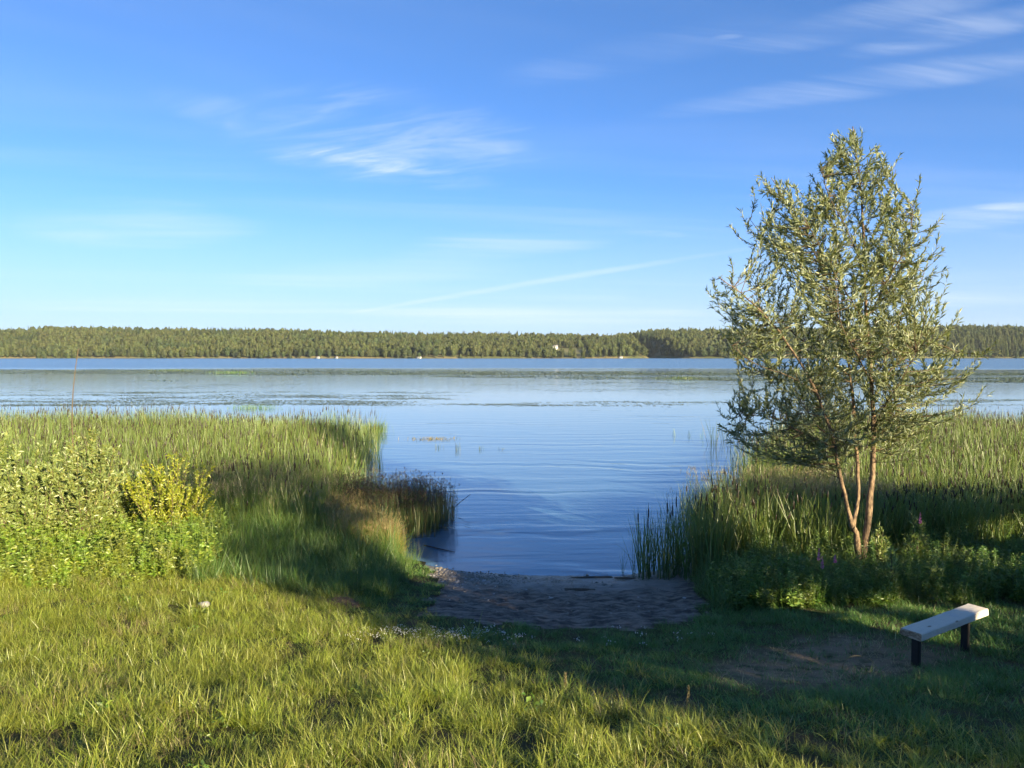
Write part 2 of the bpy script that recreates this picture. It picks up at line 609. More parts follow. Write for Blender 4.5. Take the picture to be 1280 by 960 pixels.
M['wood'] = principled('pine_plank', wood_col, 0.75, lambda k, p, o: k.noise(k.vmath('MULTIPLY', o, (2, 40, 40)), 1.0, 4), 0.5, 0.006)
M['endgrain'] = principled('plank_end', lambda k, p, o: k.mix(k.step(k.noise(k.vmath('MULTIPLY', o, (20, 9, 22)), 1.0, 4, 0.6, 1.5), 0.4, 0.6), (0.44, 0.35, 0.25), (0.25, 0.17, 0.11)), 0.85,
                           lambda k, p, o: k.noise(o, 60, 3), 0.5, 0.006)
M['leg'] = principled('dark_leg', lambda k, p, o: k.mix(k.noise(o, 18, 4), (0.010, 0.010, 0.011), (0.030, 0.027, 0.024)), 0.6,
                      lambda k, p, o: k.noise(o, 50), 0.3, 0.004)
M['stone'] = principled('pebble', lambda k, p, o: k.mix(k.noise(p, 7, 3), (0.30, 0.26, 0.20), (0.16, 0.14, 0.12)), 0.85, lambda k, p, o: k.noise(p, 60), 0.4, 0.01)
M['paleStone'] = principled('pale_stone', lambda k, p, o: k.mix(k.noise(p, 14, 3), (0.42, 0.40, 0.37), (0.30, 0.28, 0.25)), 0.85, lambda k, p, o: k.noise(p, 60), 0.4, 0.01)
M['hay'] = principled('old_hay', lambda k, p, o: k.mix(k.noise(p, 25, 4), (0.12, 0.075, 0.045), (0.22, 0.15, 0.09)), 0.95, lambda k, p, o: k.noise(k.vmath('MULTIPLY', p, (60, 20, 60)), 1.0, 4), 0.9, 0.03)
M['spike'] = principled('cattail_spike', lambda k, p, o: k.mix(k.noise(p, 40), (0.045, 0.022, 0.010), (0.08, 0.04, 0.018)), 0.9)
M['wall'] = principled('white_render', lambda k, p, o: k.mix(k.noise(o, 1.5, 3), (0.56, 0.55, 0.52), (0.46, 0.45, 0.43)), 0.8)
M['roof'] = principled('grey_roof', lambda k, p, o: k.mix(k.noise(o, 3, 3), (0.16, 0.15, 0.15), (0.24, 0.22, 0.21)), 0.8)
M['glass'] = principled('window_glass', lambda k, p, o: k.mix(k.noise(o, 3), (0.02, 0.025, 0.03), (0.04, 0.05, 0.06)), 0.1, spec=0.6)


def ground_col(k, p, o):
    at_ = k.n('ShaderNodeAttribute', attribute_name='col')
    r, g, b = k.sep(at_.outputs['Vector'])[:3]
    soil = k.mix(k.noise(p, 9, 5), (0.055, 0.045, 0.025), (0.10, 0.085, 0.04))
    turf = k.mix(k.noise(p, 3, 5, 0.7), (0.030, 0.050, 0.014), (0.075, 0.085, 0.028))
    c = k.mix(k.step(k.noise(p, 1.7, 4), 0.42, 0.62), turf, soil)
    dry = k.mix(k.noise(k.vmath('MULTIPLY', p, (6, 30, 10)), 1.0, 5), (0.34, 0.24, 0.14), (0.19, 0.135, 0.085))
    c = k.mix(k.math('MULTIPLY', r, k.step(k.noise(p, 3.5, 4, 0.65), 0.30, 0.55)), c, dry)
    c = k.mix(g, c, k.mix(k.noise(p, 4), (0.02, 0.02, 0.012), (0.035, 0.03, 0.018)))
    return c


M['ground'] = principled('turf_soil', ground_col, 0.95, lambda k, p, o: k.noise(p, 14, 5, 0.65), 0.8, 0.05, 0.1)


def beach_col(k, p, o):
    z = k.sep(p)[2]
    wet = k.math('ADD', z, k.math('MULTIPLY', k.math('SUBTRACT', k.noise(p, 1.3, 4), 0.5), 0.16))
    mud = k.mix(k.step(k.noise(k.vmath('MULTIPLY', p, (3, 6, 3)), 1.0, 6, 0.68), 0.36, 0.64), (0.065, 0.050, 0.038), (0.25, 0.195, 0.145))
    sand = k.mix(k.noise(k.vmath('MULTIPLY', p, (4, 9, 4)), 1.0, 5, 0.6), (0.29, 0.25, 0.20), (0.20, 0.17, 0.14))
    c = k.mix(k.step(wet, 0.10, 0.22), sand, mud)
    c = k.mix(k.step(wet, 0.035, -0.02), c, (0.07, 0.065, 0.058))
    at_ = k.n('ShaderNodeAttribute', attribute_name='col')
    r = k.sep(at_.outputs['Vector'])[0]
    c = k.mix(r, c, k.mix(k.noise(p, 22, 4), (0.27, 0.22, 0.16), (0.14, 0.12, 0.09)))
    return c


M['beach'] = principled('muddy_sand', beach_col, lambda k, p: k.step(k.sep(p)[2], 0.0, 0.2, 0.38, 0.92),
                        lambda k, p, o: k.math('ADD', k.noise(k.vmath('MULTIPLY', p, (5, 8, 5)), 1.0, 6, 0.65), k.math('MULTIPLY', k.noise(p, 30, 3), 0.35)), 0.75, 0.07, 0.35)

# water : rippled where the wind reaches it, smooth among the lily pads
m, k, out = new_mat('lake_water')
p = k.n('ShaderNodeBsdfPrincipled')
p.inputs['Base Color'].default_value = (0.076, 0.150, 0.215, 1)
p.inputs['IOR'].default_value = 1.40
geo = k.n('ShaderNodeNewGeometry')
P = geo.outputs['Position']
x_, y_, z_ = k.sep(P)[:3]
warp = k.math('MULTIPLY', k.math('SUBTRACT', k.noise(k.vmath('MULTIPLY', P, (0.10, 0.16, 1)), 1.0, 4, 0.6), 0.5), 7.0)
yy = k.math('ADD', y_, warp)
swell = k.math('SINE', k.math('MULTIPLY', yy, 2.9))
swell2 = k.math('SINE', k.math('ADD', k.math('MULTIPLY', yy, 4.9), k.math('MULTIPLY', x_, 0.35)))
gate = k.step(k.noise(k.vmath('MULTIPLY', P, (0.05, 0.22, 1)), 1.0, 3), 0.32, 0.68)
n1 = k.noise(k.vmath('MULTIPLY', P, (0.35, 1.8, 1)), 1.0, 3, 0.5, 0.4)
n2 = k.noise(k.vmath('MULTIPLY', P, (1.6, 6.0, 1)), 1.0, 3, 0.55)
hgt = k.math('ADD', k.math('MULTIPLY', k.math('ADD', swell, k.math('MULTIPLY', swell2, 0.45)), k.math('MULTIPLY', gate, 0.0065)), k.math('ADD', k.math('MULTIPLY', n1, 0.012), k.math('MULTIPLY', n2, 0.0012)))
# wind ripples farther out
n3 = k.noise(k.vmath('MULTIPLY', P, (0.5, 0.9, 1)), 1.0, 3, 0.6)
zone = k.noise(k.vmath('MULTIPLY', P, (0.004, 0.018, 1)), 1.0, 3)
windy = k.math('MAXIMUM', k.step(k.math('ADD', y_, k.math('MULTIPLY', k.math('SUBTRACT', zone, 0.5), 200.0)), 250, 360), k.math('MULTIPLY_ADD', k.step(zone, 0.56, 0.76), 0.10, k.step(y_, 60.0, 140.0, 0.0, 0.085)))
near_amt = k.step(y_, 24.0, 90.0, 1.0, 0.16)
hgt = k.math('ADD', k.math('MULTIPLY', hgt, near_amt), k.math('MULTIPLY', k.math('MULTIPLY', n3, windy), 0.22))
bmp = k.n('ShaderNodeBump')
bmp.inputs['Strength'].default_value = 1.0
bmp.inputs['Distance'].default_value = 1.0
k.put(bmp.inputs['Height'], hgt)
k.put(p.inputs['Normal'], bmp.outputs[0])
k.put(p.inputs['Roughness'], k.math('ADD', k.math('MULTIPLY', windy, 0.22), 0.04))
k.t.links.new(p.outputs[0], out.inputs[0])
M['water'] = m

# ------------------------------------------------------------------ ground, beach, lake, far hills
def grid_mesh(name, xs, ys, zf, mat, colf=None, keep=None):
    X, Y = np.meshgrid(xs, ys)
    Z = zf(X, Y)
    nx, ny = len(xs), len(ys)
    V = np.stack([X, Y, Z], 2).reshape(-1, 3)
    i, j = np.meshgrid(np.arange(nx - 1), np.arange(ny - 1))
    a = (j * nx + i).ravel()
    if keep is not None:
        cx = (X[:-1, :-1] + X[1:, 1:]).ravel() / 2
        cy = (Y[:-1, :-1] + Y[1:, 1:]).ravel() / 2
        a = a[keep(cx, cy)]
    T = np.concatenate([np.stack([a, a + 1, a + nx + 1], 1), np.stack([a, a + nx + 1, a + nx], 1)])
    used = np.unique(T)
    remap = np.full(len(V), -1)
    remap[used] = np.arange(len(used))
    C = colf(X, Y).reshape(-1, 3)[used] if colf else None
    return tri_mesh(name, V[used], remap[T], mat, C, True)


def on_beach(x, y):
    a, b = jit(x, y, 0.16, 3.0)
    return inside(BEACH, a, b)


def beach_z(x, y):
    z = H(x, y)
    amp = np.clip(z / 0.22, 0.05, 1) * 0.06
    return z - 0.02 + amp * (vnoise(x * 4, y * 5, 8) - 0.5) + amp * 0.8 * (vnoise(x * 9, y * 10, 9) - 0.5)


def bare_amount(x, y):
    s = np.zeros(np.shape(x))
    for dx_, dy_ in ((0, 0), (.25, 0), (-.25, 0), (0, .25), (0, -.25), (.18, .18), (-.18, -.18)):
        a, b = jit(x + dx_ * 1.5, y + dy_ * 1.5, 0.55, 2.0)
        s = s + inside(BARE, a, b)
    return s / 7


def ground_colf(X, Y):
    wetl = np.clip((0.25 - H(X, Y)) / 0.2, 0, 1)
    return np.stack([bare_amount(X, Y), wetl, np.zeros_like(X)], 2)


xs = np.concatenate([np.linspace(-400, -70, 12)[:-1], np.linspace(-70, -16, 40)[:-1], np.arange(-16, 16.01, 0.16), np.linspace(16, 70, 40)[1:], np.linspace(70, 400, 12)[1:]])
ys = np.concatenate([np.linspace(-300, -60, 8)[:-1], np.linspace(-60, 2, 30)[:-1], np.arange(2, 24.01, 0.16), np.linspace(24, 90, 50)[1:]])
tag(obj('ground', grid_mesh('ground', xs, ys, H, M['ground'], ground_colf, lambda a, b: ~on_beach(a, b) | (b > 21) | (a < -6.4) | (a > 6))), kind='structure')


def gravel(x, y):
    g0 = ground_hit(585, 722)
    d = np.hypot((x - g0[0] + 0.4) / 1.5, (y - g0[1]) / 0.8)
    return np.clip(1.35 - d, 0, 1)


tag(obj('beach', grid_mesh('beach', np.arange(-6.6, 6.4, 0.055), np.arange(11.5, 24.0, 0.055), beach_z, M['beach'],
                           lambda X, Y: np.stack([gravel(X, Y) * 0.8, 0 * X, 0 * X], 2), lambda a, b: inside(BEACH, *jit(a, b, 0.16, 3.0)) | inside(BEACH, *jit(a + 0.1, b + 0.1, 0.16, 3.0)) | inside(BEACH, *jit(a - 0.1, b - 0.1, 0.16, 3.0)))), kind='structure')

lake = grid_mesh('lake', np.linspace(-3500, 3500, 9), np.concatenate([[11.0, 60, 200], np.linspace(500, 2600, 6)]), lambda x, y: 0 * x, M['water'])
tag(obj('lake', lake), kind='structure')

# far shore : hill line read from the photograph, at 1.6 to 2.4 km
RIDGE_PX = [-500, 0, 60, 110, 200, 350, 450, 550, 650, 740, 765, 785, 805, 860, 920, 1180, 1280, 1800]
RIDGE_PY = [416, 413.5, 411, 410.5, 412, 413, 416.5, 418, 418, 419.5, 421, 417, 414, 413, 412, 408, 408, 405]
RID_D = 2150.0


def far_shore(x):
    px = 640 + x * 961 / 1640.0
    s = 1612 + 25 * np.sin(x * 0.006) + 12 * np.sin(x * 0.019 + 1)
    bay = np.exp(-((px - 835) / 17.0) ** 2)
    return s + 320 * bay + np.clip((px - 850) / 400, 0, 1) * 120


def far_h(x, y):
    s = far_shore(x)
    px = 640 + x * 961 / np.maximum(y, 1)
    tree = 17.0
    top = CAMZ + (445 - np.interp(px, RIDGE_PX, RIDGE_PY)) / 961 * RID_D - tree
    f = np.clip((y - s) / (RID_D - s), 0, 1)
    f = 1 - (1 - f) ** 1.7
    z = 1.5 + (top - 1.5) * f + 3 * (vnoise(x * 0.012, y * 0.012, 3) - 0.5)
    back = np.clip((y - RID_D) / 700, 0, 1)
    z = z * (1 - 0.5 * back)
    return np.where(y < s, -3.0, np.maximum(z, 0.8))


m_hill = principled('hill_soil', lambda k, p, o: k.mix(k.step(k.noise(p, 0.012, 4), 0.4, 0.6), (0.10, 0.11, 0.04), (0.20, 0.17, 0.075)), 0.95)
tag(obj('hill', grid_mesh('hill', np.arange(-2600, 2601, 20.0), np.arange(1560, 2900, 14.0), far_h, m_hill)), kind='structure')

# ------------------------------------------------------------------ scattering (geometry nodes) for what nobody could count
SG = {}


def scatter(name, pts, rot, scl, idx, templates, label, cat, parent=None, sclz=None):
    """one object of kind stuff: TEMPLATES (meshes) stand on PTS"""
    key = tuple(t.name for t in templates)
    if key not in SG:
        c = bpy.data.collections.new(name + '_kinds')
        for i, t in enumerate(templates):
            c.objects.link(bpy.data.objects.new('%s_kind_%02d' % (name, i), t))
        SG[key] = c
    coll = SG[key]
    n = len(pts)
    me = bpy.data.meshes.new(name)
    me.vertices.add(n)
    me.vertices.foreach_set('co', np.asarray(pts, np.float32).ravel())
    scl = np.broadcast_to(np.asarray(scl, float), (n,))
    sz = scl if sclz is None else sclz
    a = me.attributes.new('rot', 'FLOAT_VECTOR', 'POINT')
    a.data.foreach_set('vector', np.asarray(rot, np.float32).ravel())
    a = me.attributes.new('scl', 'FLOAT_VECTOR', 'POINT')
    a.data.foreach_set('vector', np.stack([scl, scl, sz], 1).astype(np.float32).ravel())
    a = me.attributes.new('idx', 'INT', 'POINT')
    a.data.foreach_set('value', np.asarray(idx, np.int32))
    o = obj(name, me, parent)
    tree = bpy.data.node_groups.new(name + '_scatter', 'GeometryNodeTree')
    tree.interface.new_socket('Geometry', in_out='INPUT', socket_type='NodeSocketGeometry')
    tree.interface.new_socket('Geometry', in_out='OUTPUT', socket_type='NodeSocketGeometry')
    N, L = tree.nodes, tree.links
    gi, go = N.new('NodeGroupInput'), N.new('NodeGroupOutput')
    iop = N.new('GeometryNodeInstanceOnPoints')
    ci = N.new('GeometryNodeCollectionInfo')
    ci.inputs['Collection'].default_value = coll
    ci.inputs['Separate Children'].default_value = True
    ci.inputs['Reset Children'].default_value = True

    def named(nm, ty):
        nd = N.new('GeometryNodeInputNamedAttribute')
        nd.data_type = ty
        nd.inputs['Name'].default_value = nm
        return nd.outputs[0]
    er = N.new('FunctionNodeEulerToRotation')
    L.new(named('rot', 'FLOAT_VECTOR'), er.inputs[0])
    L.new(gi.outputs[0], iop.inputs['Points'])
    L.new(ci.outputs[0], iop.inputs['Instance'])
    iop.inputs['Pick Instance'].default_value = True
    L.new(named('idx', 'INT'), iop.inputs['Instance Index'])
    L.new(er.outputs[0], iop.inputs['Rotation'])
    L.new(named('scl', 'FLOAT_VECTOR'), iop.inputs['Scale'])
    L.new(iop.outputs[0], go.inputs[0])
    md = o.modifiers.new('scatter', 'NODES')
    md.node_group = tree
    return tag(o, label, cat, kind='stuff')


def rand_rot(n, tilt=0.15):
    return np.stack([RNG.normal(0, tilt, n), RNG.normal(0, tilt, n), RNG.uniform(0, 6.283, n)], 1)


#==OBJECTS==
# ---- templates
def rdisk(n, r, rng=RNG):
    a = rng.uniform(0, 6.283, n)
    q = r * np.sqrt(rng.random(n))
    return np.stack([np.cos(a) * q, np.sin(a) * q, np.zeros(n)], 1)


def tuft(name, mat, n, r, h0, h1, w0, w1, lean, curve, k=4):
    g = Geo()
    b = rdisk(n, r)
    b[:, 2] -= 0.02
    blades(g, b, RNG.uniform(0, 6.283, n), RNG.uniform(h0, h1, n), RNG.uniform(0, lean, n), RNG.uniform(0.05, curve, n), RNG.uniform(w0, w1, n), k)
    return g.mesh(name, mat)


T_LONG = [tuft('long_tuft_%d' % i, M['lawn'], 26, 0.09, 0.07, 0.25, 0.005, 0.011, 0.7, 0.95) for i in range(7)]
T_LONG += [tuft('straw_tuft_%d' % i, M['dry'], 14, 0.09, 0.06, 0.2, 0.004, 0.007, 0.9, 0.9) for i in range(2)]


def broad_tuft(name):
    g = Geo()
    n = 14
    az = RNG.uniform(0, 6.283, n)
    d = np.stack([np.cos(az), np.sin(az), RNG.uniform(0.2, 1.2, n)], 1)
    p = rdisk(n, 0.08)
    p[:, 2] = RNG.uniform(0.0, 0.12, n)
    leaves(g, p, d, RNG.uniform(0.05, 0.10, n), RNG.uniform(0.025, 0.04, n), up=np.array([0, 0, 1.0]), droop=0.25)
    return g.mesh(name, M['herb'])


T_LONG += [broad_tuft('broad_tuft_%d' % i) for i in range(2)]
T_SHORT = [tuft('short_tuft_%d' % i, M['short'], 24, 0.09, 0.04, 0.12, 0.004, 0.008, 0.9, 0.8, 3) for i in range(5)]
T_SHORT += [tuft('short_straw_%d' % i, M['dry'], 12, 0.1, 0.03, 0.10, 0.003, 0.006, 1.2, 0.8, 3) for i in range(1)]
T_RANK = [tuft('rank_tuft_%d' % i, M['tallgrass'], 26, 0.13, 0.25, 0.75, 0.006, 0.012, 0.5, 0.9, 5) for i in range(5)]


def cattail_parts(n, h, spikes, r=0.12, w=0.016):
    """leaf fan of one cattail plant, and its brown spikes"""
    g = Geo()
    b = rdisk(n, r)
    b[:, 2] -= 0.25
    blades(g, b, RNG.uniform(0, 6.283, n), RNG.uniform(0.72, 1.05, n) * h + 0.25, RNG.uniform(0.0, 0.16, n), RNG.uniform(0.0, 0.22, n), RNG.uniform(0.7, 1.2, n) * w, 5, taper=0.6)
    nb = max(1, n // 9)                          # some leaves snapped over
    blades(g, rdisk(nb, r), RNG.uniform(0, 6.283, nb), RNG.uniform(0.6, 0.9, nb) * h, 0.25, RNG.uniform(0.5, 0.95, nb), w, 6, taper=0.6, droop=0.9)
    s = []
    for _ in range(spikes):
        q = rdisk(1, r)[0]
        top = q + np.array([RNG.normal(0, 0.1), RNG.normal(0, 0.1), h * RNG.uniform(0.80, 0.98)])
        gs = Geo()
        tube(gs, [q - [0, 0, 0.2], q * 0.5 + top * 0.5, top], [0.006, 0.005, 0.004], 4)
        up = (top - q) / np.linalg.norm(top - q)
        L = RNG.uniform(0.14, 0.22)
        tube(gs, [top - up * (L + 0.05), top - up * (L + 0.03), top - up * 0.07, top - up * 0.04, top - up * 0.035, top + up * 0.10], [0.004, 0.014, 0.015, 0.011, 0.004, 0.003], 6, extra=1.0)
        s.append(gs)
    return g, s


T_CAT = []
for i in range(7):
    g, s = cattail_parts(13, 1.0 * RNG.uniform(0.92, 1.05) * 2.0, 1 if i % 2 == 0 else 0, 0.22, 0.022)
    for q in s:
        g.add(np.concatenate(q.V), np.concatenate([t for t in q.T]), np.concatenate(q.C))
    T_CAT.append(g.mesh('cattail_kind_%d' % i, M['cattail']))


def tall_grass(name, mat, h, n_leaf, n_stem, head, r=0.16):
    g = Geo()
    b = rdisk(n_leaf, r)
    blades(g, b, RNG.uniform(0, 6.283, n_leaf), RNG.uniform(0.45, 0.85, n_leaf) * h, RNG.uniform(0, 0.3, n_leaf), RNG.uniform(0.1, 0.7, n_leaf), RNG.uniform(0.007, 0.013, n_leaf), 5)
    b = rdisk(n_stem, r)
    az, hh, ln = RNG.uniform(0, 6.283, n_stem), RNG.uniform(0.8, 1.05, n_stem) * h, RNG.uniform(0, 0.12, n_stem)
    blades(g, b, az, hh, ln, 0.05, 0.006, 3, taper=0.3)
    if head:
        for i in range(n_stem):
            o = np.array([math.cos(az[i]), math.sin(az[i]), 0]) * hh[i] * (ln[i] + 0.04)
            tip = b[i] + o + [0, 0, hh[i] * 0.98]
            m_ = 5
            z = RNG.uniform(0, head, m_)
            p_ = np.repeat(tip[None], m_, 0)
            p_[:, 2] -= z
            blades(g, p_, RNG.uniform(0, 6.283, m_), RNG.uniform(0.05, 0.11, m_), 0.45, 0.2, 0.011, 2, extra=1.0)
    return g.mesh(name, mat)


T_TALL = [tall_grass('tall_grass_kind_%d' % i, M['tallgrass'], 1.5, 18, 4, 0.18) for i in range(5)]
T_SEDGE = [tall_grass('sedge_kind_%d' % i, M['sedge'], 1.15, 18, 5, 0.10, 0.14) for i in range(4)]


def rush(name):
    g = Geo()
    n = 20
    b = rdisk(n, 0.22)
    b[:, 2] -= 0.2
    az, h, ln = RNG.uniform(0, 6.283, n), RNG.uniform(0.9, 1.55, n), RNG.uniform(0, 0.16, n)
    blades(g, b, az, h, ln, RNG.uniform(0, 0.1, n), 0.011, 3, taper=0.35)
    for i in range(n):
        if RNG.random() < 0.55:
            tip = b[i] + np.array([math.cos(az[i]), math.sin(az[i]), 0]) * h[i] * (ln[i] + 0.03) + [0, 0, h[i] * 0.95]
            m_ = 6
            blades(g, np.repeat(tip[None], m_, 0) + RNG.normal(0, 0.012, (m_, 3)), RNG.uniform(0, 6.283, m_), RNG.uniform(0.03, 0.08, m_), 0.8, 0.3, 0.014, 2, extra=1.0)
    return g.mesh(name, M['rush'])


T_RUSH = [rush('rush_kind_%d' % i) for i in range(5)]


def herb(name, mat, h, stems, leaf, lw, r=0.15, dens=26):
    g = Geo()
    for s in range(stems):
        b = rdisk(1, r)[0]
        top = b + np.array([RNG.normal(0, 0.10), RNG.normal(0, 0.10), 1.0]) * h * RNG.uniform(0.6, 1.0)
        tube(g, [b, (b + top) / 2 + RNG.normal(0, 0.02, 3), top], [0.006, 0.005, 0.002], 4, 0.2)
        n = int(dens * RNG.uniform(0.8, 1.2))
        s_ = RNG.uniform(0.12, 1, n)
        p_ = b + (top - b) * s_[:, None]
        a = RNG.uniform(0, 6.283, n)
        d = np.stack([np.cos(a), np.sin(a), RNG.uniform(0.1, 0.9, n)], 1)
        leaves(g, p_, d, leaf * RNG.uniform(0.6, 1.15, n) * (1.15 - 0.5 * s_), lw * RNG.uniform(0.7, 1.1, n) * (1.15 - 0.5 * s_), up=np.array([0, 0, 1.0]), droop=0.2)
    return g.mesh(name, mat)


T_HERB = [herb('herb_kind_%d' % i, M['herb'], (0.55, 0.75, 0.9, 0.65, 0.5)[i], 5, (0.13, 0.11, 0.12, 0.15, 0.10)[i], (0.05, 0.03, 0.028, 0.06, 0.05)[i]) for i in range(5)]

T_HERB2 = [herb('bright_herb_kind_%d' % i, M['herb_bright'], (0.6, 0.8, 0.95, 0.7, 0.5)[i], 5, (0.14, 0.12, 0.13, 0.17, 0.12)[i], (0.05, 0.035, 0.03, 0.065, 0.05)[i]) for i in range(5)]

# ---- lawn
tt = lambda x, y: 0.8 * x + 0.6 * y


def land_points(n, x0, x1, y0, y1):
    p_ = np.stack([RNG.uniform(x0, x1, n), RNG.uniform(y0, y1, n)], 1)
    ok = (np.abs(p_[:, 0]) < 0.70 * p_[:, 1] + 1.2) & (p_[:, 1] < shore(p_[:, 0]) - 0.25) & ~on_beach(p_[:, 0], p_[:, 1])
    return p_[ok]


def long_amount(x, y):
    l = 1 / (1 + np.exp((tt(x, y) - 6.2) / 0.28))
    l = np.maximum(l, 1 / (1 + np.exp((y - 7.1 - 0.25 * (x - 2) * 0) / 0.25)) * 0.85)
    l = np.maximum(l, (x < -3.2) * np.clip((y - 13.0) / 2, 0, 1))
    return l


pts = land_points(82000, -17, 17, 4.2, 21)
X, Y = pts[:, 0], pts[:, 1]
la = long_amount(X, Y)
isl = RNG.random(len(X)) < la
dens = np.clip(0.10 + 1.15 * (0.6 * vnoise(X * 2.2, Y * 2.2, 11) + 0.4 * vnoise(X * 5, Y * 5, 17)), 0.1, 1)
bare = bare_amount(X, Y)
bump_spots = vnoise(X * 0.8, Y * 0.8, 12)
keep = (RNG.random(len(X)) < dens) & (RNG.random(len(X)) > bare * 0.42)
for nm, sel, tm, lab in (('meadow_grass', isl, T_LONG, 'long yellow green meadow grass covering the sloping bank'),
                         ('lawn_grass', ~isl, T_SHORT, 'short trodden green grass between the lit meadow and the beach')):
    q = keep & sel
    x, y = X[q], Y[q]
    n = len(x)
    s = RNG.uniform(0.65, 1.25, n) * (0.55 + 0.9 * vnoise(x * 2.2, y * 2.2, 11))
    if nm == 'meadow_grass':
        idx = RNG.choice(len(tm), n, p=np.array([0.125] * 7 + [0.05] * 2 + [0.004] * 2) / (0.125 * 7 + 0.10 + 0.008))
        straw = (vnoise(x * 1.1, y * 1.1, 15) > 0.66) & (RNG.random(n) < 0.35)
        idx = np.where(straw, RNG.integers(7, 9, n), idx)
    else:
        idx = RNG.integers(0, len(tm), n)
        idx = np.where((bare[q] > 0.3) & (RNG.random(n) < 0.7), 5, idx)
        idx = np.where((idx == 5) & (bare[q] < 0.3) & (RNG.random(n) < 0.6), 0, idx)
        s = s * np.where(x > 2.5, 1.25, 1.0)
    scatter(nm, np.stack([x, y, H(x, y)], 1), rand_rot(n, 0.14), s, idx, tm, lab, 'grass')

# rank grass along the foot of the reeds
pts = land_points(26000, -17, 17, 11.8, 24)
x, y = pts[:, 0], pts[:, 1]
leftz = (x < -2.3) & (y > 14.2 + 0.35 * np.abs(x + 3) * (x > -6)) & (tt(x, y) > 4.0)
leftz |= (x < -6.2) & (y > 15.8)
rightz = (x > 3.6) & (y > 13.6 - 0.0 * x) & (x > 3.4 + 0.0 * y)
rightz &= ~((x > 4.0) & (y < 12.8 + 0.12 * (x - 4)))
q = (leftz & (RNG.random(len(x)) < 0.55)) | (rightz & (RNG.random(len(x)) < 0.45))
x, y = x[q], y[q]
n = len(x)
s = RNG.uniform(0.6, 1.15, n) * np.where((x < -2.8) & (x > -7.5) & (y > 15.6), np.interp(y, [15.6, 18], [1.0, 1.7]), 1.0)
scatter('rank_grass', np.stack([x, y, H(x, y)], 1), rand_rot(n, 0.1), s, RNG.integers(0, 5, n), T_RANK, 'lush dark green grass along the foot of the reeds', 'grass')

# ---- reed beds
L_EDGE = ([17, 19.5, 22, 26, 31, 36, 40, 44, 47, 49.5], [-6.2, -5.4, -5.5, -5.9, -6.4, -7.3, -8.0, -8.9, -9.2, -9.0])
R_EDGE = ([17.6, 19, 21, 24, 28, 31, 36, 42, 46], [4.3, 4.6, 5.4, 7.0, 8.9, 10.2, 12.2, 15.0, 18.0])


def bed(n, side):
    y = 17.8 + (49 - 17.8) * RNG.random(n) ** 0.85
    if side < 0:
        e = np.interp(y, *L_EDGE)
        x = RNG.uniform(-0.74 * y - 3, e + RNG.normal(0, 0.55, n), n)
        ok = (y > 19.6) & ((x > -8.5) | (y > 20.6 + 0.10 * (-8.5 - x)))
    else:
        e = np.interp(y, *R_EDGE)
        x = RNG.uniform(e + RNG.normal(0, 0.6, n), 0.74 * y + 3, n)
        ok = (y > 17.9) & (y < 46.5)
    return x[ok], y[ok]


xl, yl = bed(7600, -1)
xr, yr = bed(7600, 1)
xn = RNG.uniform(4.2, 14, 900)
yn = RNG.uniform(17.3, 22.5, 900)
ok = (xn > np.interp(yn, *R_EDGE)) & (xn < 0.74 * yn + 1)
xr, yr = np.concatenate([xr, xn[ok]]), np.concatenate([yr, yn[ok]])
x, y = np.concatenate([xl, xr]), np.concatenate([yl, yr])
n = len(x)
tallz = ((x < 0) & (x > -10) & (y < 25) & (RNG.random(n) < 0.55)) | ((x > 0) & (x < 10) & (y > 19.0) & (y < 26) & (vnoise(x * 0.5, y * 0.5, 21) > 0.45))
hz = 1.02 + 0.42 * (vnoise(x * 0.35, y * 0.35, 22) - 0.5)
hz = np.where((x < 0) & (y > 43), hz * np.interp(x, [-22, -15, -9], [1.0, 0.8, 0.55]), hz)
hz = np.where((x > 0), hz * np.interp(y, [18, 22, 27, 34], [0.74, 0.80, 0.95, 1.05]), hz)
hz = np.where((x < 0) & (y < 26), hz * 0.93, hz)
base_z = np.maximum(H(x, y), -0.25)
q = ~tallz
nq = int(q.sum())
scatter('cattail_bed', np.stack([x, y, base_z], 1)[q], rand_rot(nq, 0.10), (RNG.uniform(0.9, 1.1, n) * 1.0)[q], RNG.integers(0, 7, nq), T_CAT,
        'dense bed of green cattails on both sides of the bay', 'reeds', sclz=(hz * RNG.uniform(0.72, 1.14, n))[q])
q = tallz & (RNG.random(n) < 0.9)
x2, y2 = x[q], y[q]
x2 = np.concatenate([x2, RNG.uniform(-9.5, -5.0, 300), RNG.uniform(5.5, 10, 160)])
y2 = np.concatenate([y2, RNG.uniform(19.6, 25, 300), RNG.uniform(18.5, 25, 160)])
n2 = len(x2)
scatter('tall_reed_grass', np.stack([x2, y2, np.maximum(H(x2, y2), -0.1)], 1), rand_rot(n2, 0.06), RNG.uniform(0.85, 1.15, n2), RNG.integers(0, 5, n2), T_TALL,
        'tall reed grass with tan feathery seed heads before the cattails', 'grass')

